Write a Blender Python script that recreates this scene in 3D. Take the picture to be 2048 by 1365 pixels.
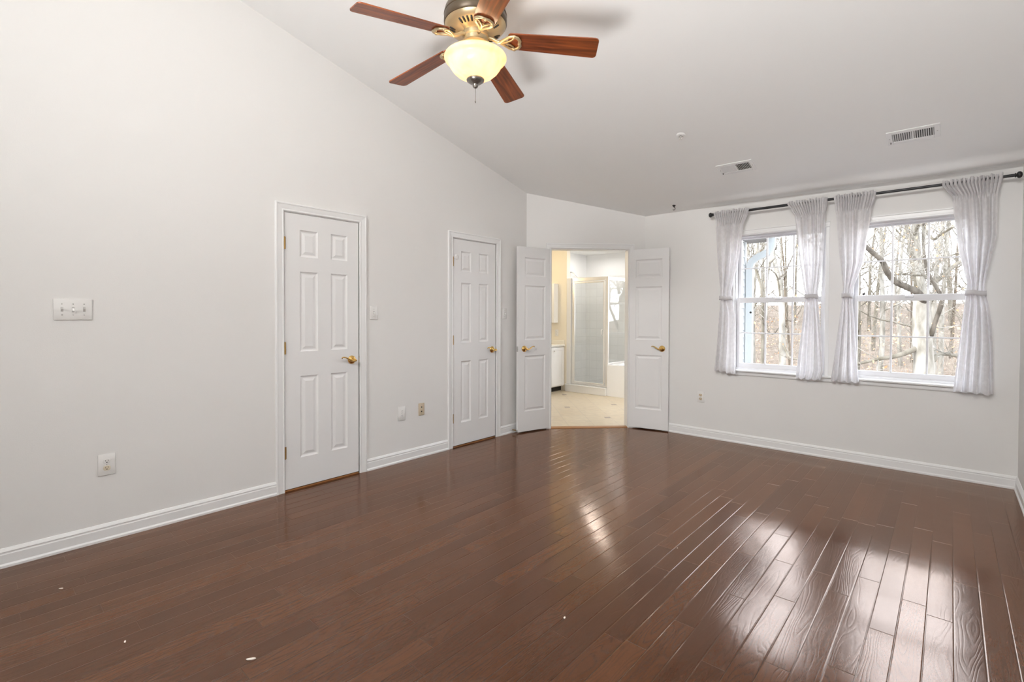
import bpy, bmesh, math, random
from mathutils import Vector, Matrix, noise
for o in list(bpy.data.objects): bpy.data.objects.remove(o)
SC = bpy.context.scene
COL = SC.collection
PI = math.pi
V = Vector

# ------------------------------------------------------------------ camera
CP = V((3.61233, 0.0, 1.30276))
CF = V((-0.66555, 0.74620, -0.01503)); CR = V((0.74625, 0.66566, 0.00293)); CU = V((-0.01219, 0.00926, 0.99988))
FPX = 982.916; PPY = 645.19
cam_d = bpy.data.cameras.new('camera'); cam = bpy.data.objects.new('camera', cam_d); COL.objects.link(cam)
cam.matrix_world = Matrix(((CR.x, CU.x, -CF.x, CP.x), (CR.y, CU.y, -CF.y, CP.y), (CR.z, CU.z, -CF.z, CP.z), (0, 0, 0, 1)))
cam_d.sensor_width = 36; cam_d.lens = FPX / 2048 * 36; cam_d.shift_y = -(682.5 - PPY) / 2048
cam_d.clip_start = 0.02; cam_d.clip_end = 500
SC.camera = cam

# ------------------------------------------------------------------ world, sun, large lights, exposure
W = bpy.data.worlds.new('sky'); SC.world = W; W.use_nodes = True
wn = W.node_tree; wn.nodes.clear()
wo = wn.nodes.new('ShaderNodeOutputWorld'); wb = wn.nodes.new('ShaderNodeBackground')
tc = wn.nodes.new('ShaderNodeTexCoord'); sx = wn.nodes.new('ShaderNodeSeparateXYZ'); rp = wn.nodes.new('ShaderNodeValToRGB')
wn.links.new(tc.outputs['Generated'], sx.inputs[0]); wn.links.new(sx.outputs['Z'], rp.inputs[0])
rp.color_ramp.elements[0].position = 0.0; rp.color_ramp.elements[0].color = (0.97, 0.97, 1.0, 1)
rp.color_ramp.elements[1].position = 0.30; rp.color_ramp.elements[1].color = (0.84, 0.90, 1.0, 1)
wn.links.new(rp.outputs[0], wb.inputs[0]); wb.inputs[1].default_value = 7.0
wn.links.new(wb.outputs[0], wo.inputs[0])

def lamp(name, kind, loc, energy, color=(1, 1, 1), direction=None, **kw):
    l = bpy.data.lights.new(name, kind); l.energy = energy; l.color = color
    for k, v in kw.items(): setattr(l, k, v)
    o = bpy.data.objects.new(name, l); COL.objects.link(o); o.location = loc
    if direction is not None: o.rotation_euler = V(direction).to_track_quat('-Z', 'Y').to_euler()
    return o
lamp('sun', 'SUN', (0, -5, 20), 4.2, (1, 0.95, 0.86), (0.62, 0.70, -0.50), angle=0.01)
lamp('back_fill_light', 'AREA', (3.0, -3.4, 4.12), 34, (1.0, 0.99, 0.97), (-0.16, 1.0, -0.40), shape='RECTANGLE', size=2.0, size_y=0.5, spread=1.35)  # added fill behind the camera, lifts the far walls
lamp('up_fill_light', 'AREA', (2.95, -0.7, 0.05), 84, (1.0, 0.995, 0.985), (0.05, 0.40, 1), shape='RECTANGLE', size=1.9, size_y=0.9, spread=1.95)  # added fill at floor level, aimed up to brighten the ceiling
lamp('bath_fill_light', 'AREA', (0.42, 6.45, 2.40), 20, (1.0, 0.97, 0.92), (-0.35, 0.1, -1), shape='RECTANGLE', size=0.5, size_y=0.5)  # added fill without a fixture, brightens the bathroom
lamp('shower_light', 'AREA', (-1.02, 7.42, 2.41), 4, (1.0, 0.97, 0.93), (0, -0.1, -1), shape='DISK', size=0.22)
lamp('vanity_light', 'AREA', (-1.78, 6.2, 2.1), 3.2, (1.0, 0.80, 0.50), (0.8, 0.35, -0.3), shape='RECTANGLE', size=0.15, size_y=0.7)

SC.view_settings.view_transform = 'Standard'; SC.view_settings.look = 'None'
SC.view_settings.exposure = 0.57; SC.view_settings.gamma = 1.0
SC.cycles.use_denoising = True
SC.cycles.max_bounces = 12; SC.cycles.diffuse_bounces = 6; SC.cycles.glossy_bounces = 5
SC.cycles.transmission_bounces = 8; SC.cycles.transparent_max_bounces = 24
SC.cycles.sample_clamp_indirect = 6.0; SC.cycles.caustics_reflective = False; SC.cycles.caustics_refractive = False

# ------------------------------------------------------------------ room numbers (metres)
D = 5.2796; XR = 4.0046; YB = -4.0
A = V((0, 4.2953, 0)); B = V((0.9651, D, 0))
def zc(y): return 3.7411 - 0.2449 * y
SLOPE = math.atan(0.2449)

# ------------------------------------------------------------------ materials
def mat(name):
    m = bpy.data.materials.new(name); m.use_nodes = True
    return m, m.node_tree, m.node_tree.nodes['Principled BSDF']
def N(nt, t, **kw):
    n = nt.nodes.new(t)
    for k, v in kw.items():
        if k in n.bl_rna.properties: setattr(n, k, v)
    return n
def math_node(nt, op, a, b=None):
    n = nt.nodes.new('ShaderNodeMath'); n.operation = op
    for i, s in enumerate((a, b)):
        if s is None: continue
        if hasattr(s, 'is_linked') or hasattr(s, 'links'): nt.links.new(s, n.inputs[i])
        else: n.inputs[i].default_value = s
    return n.outputs[0]
def plain(name, col, rough=0.5, metal=0.0, var=0.03, scale=20, bump=0.0, bscale=80, spec=0.5, coat=0.0):
    m, nt, p = mat(name)
    tcn = N(nt, 'ShaderNodeTexCoord'); nz = N(nt, 'ShaderNodeTexNoise'); nz.inputs['Scale'].default_value = scale
    nt.links.new(tcn.outputs['Object'], nz.inputs['Vector'])
    mx = N(nt, 'ShaderNodeMix', data_type='RGBA'); mx.inputs[6].default_value = tuple(c * (1 - var) for c in col) + (1,)
    mx.inputs[7].default_value = tuple(min(1, c * (1 + var)) for c in col) + (1,)
    nt.links.new(nz.outputs['Fac'], mx.inputs[0]); nt.links.new(mx.outputs[2], p.inputs['Base Color'])
    p.inputs['Roughness'].default_value = rough; p.inputs['Metallic'].default_value = metal
    p.inputs['Specular IOR Level'].default_value = spec; p.inputs['Coat Weight'].default_value = coat
    if bump:
        bz = N(nt, 'ShaderNodeTexNoise'); bz.inputs['Scale'].default_value = bscale
        nt.links.new(tcn.outputs['Object'], bz.inputs['Vector'])
        bp_ = N(nt, 'ShaderNodeBump'); bp_.inputs['Strength'].default_value = bump; bp_.inputs['Distance'].default_value = 0.002
        nt.links.new(bz.outputs['Fac'], bp_.inputs['Height']); nt.links.new(bp_.outputs[0], p.inputs['Normal'])
    return m

M = {}
M['wall'] = plain('wall_paint', (0.815, 0.805, 0.788), 0.75, var=0.008, scale=3, bump=0.12, bscale=160, spec=0.25)
M['ceiling'] = plain('ceiling_paint', (0.93, 0.928, 0.918), 0.9, var=0.008, scale=3, bump=0.1, bscale=120, spec=0.1)
M['trim'] = plain('white_trim_paint', (0.84, 0.84, 0.835), 0.28, var=0.01, scale=6)
M['door'] = plain('white_door_paint', (0.83, 0.825, 0.82), 0.38, var=0.01, scale=6, bump=0.05, bscale=200)
M['vinyl'] = plain('white_vinyl', (0.82, 0.82, 0.84), 0.3, var=0.01)
M['plate'] = plain('white_plastic', (0.82, 0.81, 0.79), 0.3, var=0.01)
M['beige'] = plain('beige_plastic', (0.62, 0.52, 0.38), 0.35, var=0.03)
M['ivory'] = plain('ivory_plastic', (0.70, 0.62, 0.48), 0.35, var=0.03)
M['dark'] = plain('dark_slot', (0.02, 0.018, 0.015), 0.6)
M['screw'] = plain('painted_screw', (0.45, 0.44, 0.42), 0.4)
M['brass'] = plain('polished_brass', (0.83, 0.56, 0.20), 0.16, metal=1.0, var=0.05)
M['oldbrass'] = plain('aged_brass', (0.42, 0.26, 0.09), 0.35, metal=1.0, var=0.15, scale=60)
M['blackmetal'] = plain('black_rod_metal', (0.035, 0.035, 0.037), 0.35, metal=0.4, var=0.1)
M['chrome'] = plain('brushed_chrome', (0.88, 0.86, 0.83), 0.30, metal=0.7, var=0.03)
M['vent'] = plain('white_vent_enamel', (0.86, 0.86, 0.86), 0.3, var=0.01)
M['ventdark'] = plain('duct_shade', (0.05, 0.05, 0.05), 0.8)
M['tile'] = None
M['subfloor'] = plain('threshold_oak', (0.36, 0.17, 0.06), 0.35, var=0.15, scale=30)
M['porcelain'] = plain('white_porcelain', (0.86, 0.86, 0.86), 0.12, var=0.01)
M['counter'] = plain('cream_counter', (0.84, 0.81, 0.74), 0.25, var=0.02)
M['yellowwall'] = plain('warm_lit_wall_paint', (0.86, 0.80, 0.68), 0.8, var=0.01, spec=0.2)  # yellow tint puts warm vanity lamplight into the wall colour
M['bathwall'] = plain('bathroom_paint', (0.80, 0.80, 0.80), 0.8, var=0.01, spec=0.2)
M['toekick'] = plain('dark_toe_kick', (0.03, 0.028, 0.026), 0.6)
M['bronze'] = plain('bronze_fan_metal', (0.085, 0.060, 0.036), 0.38, metal=0.35, var=0.15, scale=12)
M['fanbrass'] = plain('antique_brass_fan_metal', (0.50, 0.40, 0.24), 0.30, metal=0.6, var=0.12, scale=14)
M['finial'] = plain('pewter_finial', (0.22, 0.20, 0.18), 0.25, metal=0.8, var=0.05)
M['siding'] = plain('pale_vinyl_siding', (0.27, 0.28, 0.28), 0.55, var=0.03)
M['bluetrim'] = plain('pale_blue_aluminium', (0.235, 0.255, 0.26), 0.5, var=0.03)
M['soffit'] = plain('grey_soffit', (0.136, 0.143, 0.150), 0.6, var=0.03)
M['roofing'] = plain('grey_shingle', (0.16, 0.15, 0.15), 0.9, var=0.3, scale=30)
M['debris'] = plain('pale_debris', (0.85, 0.78, 0.70), 0.7, var=0.05)

def tile_mat(name, col, grout, sx_, sy_, axes, rough=0.2):
    m, nt, p = mat(name)
    tcn = N(nt, 'ShaderNodeTexCoord'); sp = N(nt, 'ShaderNodeSeparateXYZ'); nt.links.new(tcn.outputs['Object'], sp.inputs[0])
    cb = N(nt, 'ShaderNodeCombineXYZ'); nt.links.new(sp.outputs[axes[0]], cb.inputs[0]); nt.links.new(sp.outputs[axes[1]], cb.inputs[1])
    br = N(nt, 'ShaderNodeTexBrick'); nt.links.new(cb.outputs[0], br.inputs['Vector'])
    br.offset = 0.0; br.inputs['Scale'].default_value = 1; br.inputs['Brick Width'].default_value = sx_; br.inputs['Row Height'].default_value = sy_
    br.inputs['Mortar Size'].default_value = 0.003; br.inputs['Mortar Smooth'].default_value = 0.2
    br.inputs['Color1'].default_value = col + (1,); br.inputs['Color2'].default_value = tuple(c * 0.96 for c in col) + (1,)
    br.inputs['Mortar'].default_value = grout + (1,)
    nt.links.new(br.outputs['Color'], p.inputs['Base Color']); p.inputs['Roughness'].default_value = rough
    return m
M['walltileX'] = tile_mat('shower_wall_tile_side', (0.80, 0.79, 0.77), (0.68, 0.67, 0.65), 0.15, 0.15, ('Y', 'Z'))
M['walltileY'] = tile_mat('shower_wall_tile_back', (0.80, 0.79, 0.77), (0.68, 0.67, 0.65), 0.15, 0.15, ('X', 'Z'))

def bath_floor():
    m, nt, p = mat('cream_floor_tile')
    tcn = N(nt, 'ShaderNodeTexCoord'); mp = N(nt, 'ShaderNodeMapping'); nt.links.new(tcn.outputs['Object'], mp.inputs[0])
    mp.inputs['Rotation'].default_value = (0, 0, math.radians(45)); mp.inputs['Location'].default_value = (0.07, 0.11, 0)
    br = N(nt, 'ShaderNodeTexBrick'); nt.links.new(mp.outputs[0], br.inputs['Vector']); br.offset = 0
    br.inputs['Scale'].default_value = 1; br.inputs['Brick Width'].default_value = 0.305; br.inputs['Row Height'].default_value = 0.305
    br.inputs['Mortar Size'].default_value = 0.0035
    br.inputs['Color1'].default_value = (0.76, 0.66, 0.50, 1); br.inputs['Color2'].default_value = (0.72, 0.61, 0.45, 1)
    br.inputs['Mortar'].default_value = (0.62, 0.54, 0.43, 1)
    nz = N(nt, 'ShaderNodeTexNoise'); nz.inputs['Scale'].default_value = 14; nt.links.new(tcn.outputs['Object'], nz.inputs['Vector'])
    mx = N(nt, 'ShaderNodeMix', data_type='RGBA', blend_type='MULTIPLY'); mx.inputs[0].default_value = 0.25
    nt.links.new(br.outputs['Color'], mx.inputs[6]); nt.links.new(nz.outputs['Fac'], mx.inputs[7]); nt.links.new(mx.outputs[2], p.inputs['Base Color'])
    p.inputs['Roughness'].default_value = 0.3
    return m
M['bathfloor'] = bath_floor()
M['inset'] = plain('grey_brown_inset_tile', (0.36, 0.30, 0.26), 0.35, var=0.2, scale=60)

def wood_floor():
    m, nt, p = mat('dark_oak_planks'); L = nt.links
    PW = 0.0893
    tcn = N(nt, 'ShaderNodeTexCoord'); sp = N(nt, 'ShaderNodeSeparateXYZ'); L.new(tcn.outputs['Object'], sp.inputs[0])
    X = math_node(nt, 'ADD', sp.outputs['X'], 10.0 * PW - (3.639 % PW)); Y = sp.outputs['Y']
    xs = math_node(nt, 'DIVIDE', X, PW); ix = math_node(nt, 'FLOOR', xs); fx = math_node(nt, 'FRACT', xs)
    w1 = N(nt, 'ShaderNodeTexWhiteNoise', noise_dimensions='1D'); L.new(ix, w1.inputs['W'])
    yo = math_node(nt, 'ADD', Y, math_node(nt, 'MULTIPLY', w1.outputs['Value'], 7.0))
    ln = math_node(nt, 'ADD', 0.75, math_node(nt, 'MULTIPLY', w1.outputs['Value'], 0.5))
    ys = math_node(nt, 'DIVIDE', math_node(nt, 'ADD', yo, 20.0), ln); iy = math_node(nt, 'FLOOR', ys); fy = math_node(nt, 'FRACT', ys)
    cid = N(nt, 'ShaderNodeCombineXYZ'); L.new(ix, cid.inputs[0]); L.new(iy, cid.inputs[1])
    w2 = N(nt, 'ShaderNodeTexWhiteNoise', noise_dimensions='3D'); L.new(cid.outputs[0], w2.inputs['Vector'])
    s2 = N(nt, 'ShaderNodeSeparateXYZ'); L.new(w2.outputs['Color'], s2.inputs[0])
    # grain coordinates, shifted per plank
    gx = math_node(nt, 'ADD', math_node(nt, 'MULTIPLY', X, 9.0), math_node(nt, 'MULTIPLY', s2.outputs[0], 40.0))
    gy = math_node(nt, 'ADD', math_node(nt, 'MULTIPLY', Y, 1.15), math_node(nt, 'MULTIPLY', s2.outputs[1], 40.0))
    gc = N(nt, 'ShaderNodeCombineXYZ'); L.new(gx, gc.inputs[0]); L.new(gy, gc.inputs[1])
    nz = N(nt, 'ShaderNodeTexNoise', noise_dimensions='2D'); L.new(gc.outputs[0], nz.inputs['Vector'])
    nz.inputs['Scale'].default_value = 1.0; nz.inputs['Detail'].default_value = 2.2; nz.inputs['Roughness'].default_value = 0.45
    rings = math_node(nt, 'MULTIPLY', nz.outputs['Fac'], 95.0)
    ring = math_node(nt, 'SINE', rings); ring = math_node(nt, 'ADD', math_node(nt, 'MULTIPLY', ring, 0.5), 0.5)
    ring3 = math_node(nt, 'POWER', ring, 3.0)
    # fine pores stretched along the plank
    pc = N(nt, 'ShaderNodeCombineXYZ'); L.new(math_node(nt, 'MULTIPLY', X, 260.0), pc.inputs[0]); L.new(math_node(nt, 'MULTIPLY', yo, 9.0), pc.inputs[1])
    pn = N(nt, 'ShaderNodeTexNoise', noise_dimensions='2D'); L.new(pc.outputs[0], pn.inputs['Vector']); pn.inputs['Detail'].default_value = 3
    # seams
    ex = math_node(nt, 'MULTIPLY', math_node(nt, 'MINIMUM', fx, math_node(nt, 'SUBTRACT', 1.0, fx)), PW)
    ey = math_node(nt, 'MULTIPLY', math_node(nt, 'MINIMUM', fy, math_node(nt, 'SUBTRACT', 1.0, fy)), ln)
    e = math_node(nt, 'MINIMUM', ex, math_node(nt, 'MULTIPLY', ey, 1.6))
    seam = N(nt, 'ShaderNodeMapRange'); L.new(e, seam.inputs[0]); seam.inputs[1].default_value = 0.0004; seam.inputs[2].default_value = 0.0016
    bev = N(nt, 'ShaderNodeMapRange', interpolation_type='SMOOTHSTEP'); L.new(e, bev.inputs[0]); bev.inputs[1].default_value = 0.0; bev.inputs[2].default_value = 0.0045
    # colour
    cr = N(nt, 'ShaderNodeValToRGB'); L.new(s2.outputs[2], cr.inputs[0])
    cr.color_ramp.elements[0].color = (0.074, 0.023, 0.007, 1); cr.color_ramp.elements[1].color = (0.130, 0.046, 0.016, 1)
    mx = N(nt, 'ShaderNodeMix', data_type='RGBA'); L.new(math_node(nt, 'MULTIPLY', ring3, 0.38), mx.inputs[0])
    L.new(cr.outputs[0], mx.inputs[6]); mx.inputs[7].default_value = (0.055, 0.022, 0.011, 1)
    mp = N(nt, 'ShaderNodeMix', data_type='RGBA', blend_type='MULTIPLY'); mp.inputs[0].default_value = 0.45
    pr = N(nt, 'ShaderNodeMapRange'); L.new(pn.outputs['Fac'], pr.inputs[0]); pr.inputs[1].default_value = 0.3; pr.inputs[2].default_value = 0.6; pr.inputs[3].default_value = 0.45
    L.new(mx.outputs[2], mp.inputs[6]); L.new(pr.outputs[0], mp.inputs[7])
    ms = N(nt, 'ShaderNodeMix', data_type='RGBA'); L.new(seam.outputs[0], ms.inputs[0]); ms.inputs[6].default_value = (0.02, 0.009, 0.005, 1)
    L.new(mp.outputs[2], ms.inputs[7]); L.new(ms.outputs[2], p.inputs['Base Color'])
    # bump: bevels + slight cup and tilt of every plank + grain relief
    tilt = math_node(nt, 'MULTIPLY', math_node(nt, 'SUBTRACT', fx, 0.5), math_node(nt, 'MULTIPLY', math_node(nt, 'SUBTRACT', s2.outputs[0], 0.5), 0.0007))
    h = math_node(nt, 'ADD', math_node(nt, 'MULTIPLY', bev.outputs[0], 0.0007), tilt)
    h = math_node(nt, 'ADD', h, math_node(nt, 'MULTIPLY', ring3, -0.00007))
    h = math_node(nt, 'ADD', h, math_node(nt, 'MULTIPLY', pn.outputs['Fac'], 0.00006))
    wv = N(nt, 'ShaderNodeTexNoise'); wv.inputs['Scale'].default_value = 5.0; wv.inputs['Detail'].default_value = 1; L.new(tcn.outputs['Object'], wv.inputs['Vector'])
    h = math_node(nt, 'ADD', h, math_node(nt, 'MULTIPLY', wv.outputs['Fac'], 0.0006))
    bp_ = N(nt, 'ShaderNodeBump'); bp_.inputs['Strength'].default_value = 1.0; bp_.inputs['Distance'].default_value = 1.0
    L.new(h, bp_.inputs['Height']); L.new(bp_.outputs[0], p.inputs['Normal'])
    p.inputs['Roughness'].default_value = 0.5; p.inputs['Specular IOR Level'].default_value = 0.0
    gl = N(nt, 'ShaderNodeBsdfGlossy'); gl.inputs[0].default_value = (1.0, 0.85, 0.75, 1); gl.inputs['Roughness'].default_value = 0.115; L.new(bp_.outputs[0], gl.inputs['Normal'])
    fr = N(nt, 'ShaderNodeFresnel'); fr.inputs[0].default_value = 1.75; L.new(bp_.outputs[0], fr.inputs['Normal'])
    mxs = N(nt, 'ShaderNodeMixShader'); L.new(fr.outputs[0], mxs.inputs[0]); L.new(p.outputs[0], mxs.inputs[1]); L.new(gl.outputs[0], mxs.inputs[2])
    out = [n for n in nt.nodes if n.type == 'OUTPUT_MATERIAL'][0]; L.new(mxs.outputs[0], out.inputs[0])
    return m
M['floor'] = wood_floor()

def blade_wood():
    m, nt, p = mat('cherry_blade_wood'); L = nt.links
    tcn = N(nt, 'ShaderNodeTexCoord'); mp = N(nt, 'ShaderNodeMapping'); L.new(tcn.outputs['Object'], mp.inputs[0]); mp.inputs['Scale'].default_value = (2.2, 34, 34)
    nz = N(nt, 'ShaderNodeTexNoise'); L.new(mp.outputs[0], nz.inputs['Vector']); nz.inputs['Scale'].default_value = 1.3; nz.inputs['Detail'].default_value = 5; nz.inputs['Distortion'].default_value = 0.6
    cr = N(nt, 'ShaderNodeValToRGB'); L.new(nz.outputs['Fac'], cr.inputs[0])
    cr.color_ramp.elements[0].position = 0.3; cr.color_ramp.elements[0].color = (0.075, 0.015, 0.004, 1)
    cr.color_ramp.elements[1].position = 0.72; cr.color_ramp.elements[1].color = (0.34, 0.080, 0.016, 1)
    L.new(cr.outputs[0], p.inputs['Base Color']); p.inputs['Roughness'].default_value = 0.45; p.inputs['Coat Weight'].default_value = 0.3; p.inputs['Coat Roughness'].default_value = 0.25
    return m
M['blade'] = blade_wood()

def bowl_glass():
    m, nt, p = mat('frosted_amber_glass'); L = nt.links
    nt.nodes.remove(p); out = [n for n in nt.nodes if n.type == 'OUTPUT_MATERIAL'][0]
    tl = N(nt, 'ShaderNodeBsdfTranslucent'); df = N(nt, 'ShaderNodeBsdfPrincipled'); mx = N(nt, 'ShaderNodeMixShader'); em = N(nt, 'ShaderNodeEmission'); ad = N(nt, 'ShaderNodeAddShader')
    tcn = N(nt, 'ShaderNodeTexCoord'); nz = N(nt, 'ShaderNodeTexNoise'); nz.inputs['Scale'].default_value = 9; nz.inputs['Detail'].default_value = 4; nz.inputs['Distortion'].default_value = 1.5
    L.new(tcn.outputs['Object'], nz.inputs['Vector']); cr = N(nt, 'ShaderNodeValToRGB'); L.new(nz.outputs['Fac'], cr.inputs[0])
    cr.color_ramp.elements[0].position = 0.3; cr.color_ramp.elements[0].color = (0.95, 0.76, 0.50, 1); cr.color_ramp.elements[1].position = 0.7; cr.color_ramp.elements[1].color = (0.98, 0.86, 0.66, 1)
    L.new(cr.outputs[0], tl.inputs[0]); L.new(cr.outputs[0], df.inputs['Base Color']); df.inputs['Roughness'].default_value = 0.2
    mx.inputs[0].default_value = 0.5; L.new(tl.outputs[0], mx.inputs[1]); L.new(df.outputs[0], mx.inputs[2])
    L.new(cr.outputs[0], em.inputs[0]); em.inputs[1].default_value = 0.12
    L.new(mx.outputs[0], ad.inputs[0]); L.new(em.outputs[0], ad.inputs[1]); L.new(ad.outputs[0], out.inputs[0])
    return m
M['bowl'] = bowl_glass()

def pane_glass(name, tint=(1, 1, 1), refl=0.9):
    m, nt, p = mat(name); L = nt.links
    nt.nodes.remove(p); out = [n for n in nt.nodes if n.type == 'OUTPUT_MATERIAL'][0]
    tr = N(nt, 'ShaderNodeBsdfTransparent'); tr.inputs[0].default_value = tint + (1,)
    gl = N(nt, 'ShaderNodeBsdfGlossy'); gl.inputs['Roughness'].default_value = 0.02; gl.inputs[0].default_value = (refl, refl, refl, 1)
    fr = N(nt, 'ShaderNodeFresnel'); mx = N(nt, 'ShaderNodeMixShader')
    ge = N(nt, 'ShaderNodeNewGeometry'); ior = N(nt, 'ShaderNodeMapRange'); L.new(ge.outputs['Backfacing'], ior.inputs[0]); ior.inputs[3].default_value = 1.45; ior.inputs[4].default_value = 1 / 1.45; L.new(ior.outputs[0], fr.inputs[0])
    L.new(fr.outputs[0], mx.inputs[0]); L.new(tr.outputs[0], mx.inputs[1]); L.new(gl.outputs[0], mx.inputs[2]); L.new(mx.outputs[0], out.inputs[0])
    return m
M['glass'] = pane_glass('window_glass')
M['showerglass'] = pane_glass('shower_glass', (0.93, 0.94, 0.94))

def sheer():
    m, nt, p = mat('sheer_curtain_cloth'); L = nt.links
    nt.nodes.remove(p); out = [n for n in nt.nodes if n.type == 'OUTPUT_MATERIAL'][0]
    tcn = N(nt, 'ShaderNodeTexCoord')
    nz = N(nt, 'ShaderNodeTexNoise'); nz.inputs['Scale'].default_value = 34; nz.inputs['Detail'].default_value = 4; L.new(tcn.outputs['Object'], nz.inputs['Vector'])
    cr = N(nt, 'ShaderNodeValToRGB'); L.new(nz.outputs['Fac'], cr.inputs[0])
    cr.color_ramp.elements[0].position = 0.42; cr.color_ramp.elements[0].color = (0.80, 0.785, 0.79, 1)
    cr.color_ramp.elements[1].position = 0.58; cr.color_ramp.elements[1].color = (0.835, 0.82, 0.825, 1)
    df = N(nt, 'ShaderNodeBsdfDiffuse'); tl = N(nt, 'ShaderNodeBsdfTranslucent'); tr = N(nt, 'ShaderNodeBsdfTransparent')
    L.new(cr.outputs[0], df.inputs[0]); L.new(cr.outputs[0], tl.inputs[0])
    m1 = N(nt, 'ShaderNodeMixShader'); m1.inputs[0].default_value = 0.38; L.new(df.outputs[0], m1.inputs[1]); L.new(tl.outputs[0], m1.inputs[2])
    m2 = N(nt, 'ShaderNodeMixShader'); L.new(m1.outputs[0], m2.inputs[1]); L.new(tr.outputs[0], m2.inputs[2])
    wr = N(nt, 'ShaderNodeMapRange'); L.new(nz.outputs['Fac'], wr.inputs[0]); wr.inputs[1].default_value = 0.4; wr.inputs[2].default_value = 0.6
    wr.inputs[3].default_value = 0.06; wr.inputs[4].default_value = 0.04; L.new(wr.outputs[0], m2.inputs[0]); L.new(m2.outputs[0], out.inputs[0])
    return m
M['sheer'] = sheer()

def bark(name, c0, c1, scale=8):
    m, nt, p = mat(name); L = nt.links
    tcn = N(nt, 'ShaderNodeTexCoord'); mp = N(nt, 'ShaderNodeMapping'); mp.inputs['Scale'].default_value = (1, 1, 0.35); L.new(tcn.outputs['Object'], mp.inputs[0])
    nz = N(nt, 'ShaderNodeTexNoise'); nz.inputs['Scale'].default_value = scale; nz.inputs['Detail'].default_value = 6; L.new(mp.outputs[0], nz.inputs['Vector'])
    cr = N(nt, 'ShaderNodeValToRGB'); L.new(nz.outputs['Fac'], cr.inputs[0])
    cr.color_ramp.elements[0].position = 0.35; cr.color_ramp.elements[0].color = c0 + (1,); cr.color_ramp.elements[1].position = 0.62; cr.color_ramp.elements[1].color = c1 + (1,)
    L.new(cr.outputs[0], p.inputs['Base Color']); p.inputs['Roughness'].default_value = 0.85; p.inputs['Specular IOR Level'].default_value = 0.1
    b = N(nt, 'ShaderNodeBump'); b.inputs['Strength'].default_value = 0.5; b.inputs['Distance'].default_value = 0.02; L.new(nz.outputs['Fac'], b.inputs['Height']); L.new(b.outputs[0], p.inputs['Normal'])
    return m
M['barkpale'] = bark('pale_mottled_bark', (0.095, 0.087, 0.071), (0.211, 0.201, 0.177), 6)
M['barkgrey'] = bark('grey_bark', (0.058, 0.051, 0.037), (0.116, 0.105, 0.085), 5)
M['barkdark'] = bark('dark_branch_bark', (0.031, 0.026, 0.020), (0.088, 0.078, 0.065), 7)
M['barkbrown'] = bark('tan_bark', (0.048, 0.037, 0.027), (0.095, 0.078, 0.058), 5)
def litter():
    m, nt, p = mat('leaf_litter_ground'); L = nt.links
    tcn = N(nt, 'ShaderNodeTexCoord')
    nz = N(nt, 'ShaderNodeTexNoise'); nz.inputs['Scale'].default_value = 1.6; nz.inputs['Detail'].default_value = 8; nz.inputs['Roughness'].default_value = 0.7; L.new(tcn.outputs['Object'], nz.inputs['Vector'])
    cr = N(nt, 'ShaderNodeValToRGB'); L.new(nz.outputs['Fac'], cr.inputs[0])
    cr.color_ramp.elements[0].position = 0.35; cr.color_ramp.elements[0].color = (0.062, 0.048, 0.037, 1); cr.color_ramp.elements[1].position = 0.65; cr.color_ramp.elements[1].color = (0.165, 0.132, 0.105, 1)
    L.new(cr.outputs[0], p.inputs['Base Color']); p.inputs['Roughness'].default_value = 0.95; p.inputs['Specular IOR Level'].default_value = 0.05
    return m
M['litter'] = litter()
M['leaf'] = plain('dry_orange_leaf', (0.36, 0.19, 0.09), 0.7, var=0.3, scale=3)
M['twig'] = plain('tan_twig', (0.177, 0.153, 0.122), 0.8, var=0.3, scale=2)

# ------------------------------------------------------------------ mesh helpers
def link(name, bm, m, parent=None, smooth=False, auto=None):
    me = bpy.data.meshes.new(name)
    bmesh.ops.recalc_face_normals(bm, faces=bm.faces)
    bm.to_mesh(me); bm.free()
    ms = m if isinstance(m, (list, tuple)) else [m]
    for x in ms: me.materials.append(x)
    if smooth:
        for f in me.polygons: f.use_smooth = True
    if auto is not None:
        try: me.set_sharp_from_angle(angle=math.radians(auto))
        except Exception: pass
    o = bpy.data.objects.new(name, me); COL.objects.link(o)
    if parent is not None: o.parent = parent
    return o
def empty(name, loc=(0, 0, 0), rot=(0, 0, 0), parent=None):
    o = bpy.data.objects.new(name, None); COL.objects.link(o); o.location = loc; o.rotation_euler = rot
    o.empty_display_size = 0.1
    if parent is not None: o.parent = parent
    return o
def tag(o, label=None, cat=None, group=None, kind=None):
    if label: o['label'] = label
    if cat: o['category'] = cat
    if group: o['group'] = group
    if kind: o['kind'] = kind
    return o
def box(bm, lo, hi, bevel=0.0, segs=1, mi=0):
    lo = V(lo); hi = V(hi)
    r = bmesh.ops.create_cube(bm, size=1.0)
    vs = r['verts']; c = (lo + hi) / 2; s = hi - lo
    for v in vs: v.co = V((v.co.x * s.x, v.co.y * s.y, v.co.z * s.z)) + c
    fs = set(f for v in vs for f in v.link_faces)
    for f in fs: f.material_index = mi
    if bevel:
        es = list(set(e for v in vs for e in v.link_edges))
        bmesh.ops.bevel(bm, geom=es, offset=bevel, segments=segs, profile=0.5, affect='EDGES')
def frame_of(d):
    d = d.normalized(); a = V((0, 0, 1)) if abs(d.z) < 0.9 else V((1, 0, 0))
    x = d.cross(a).normalized(); return x, d.cross(x).normalized()
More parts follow.
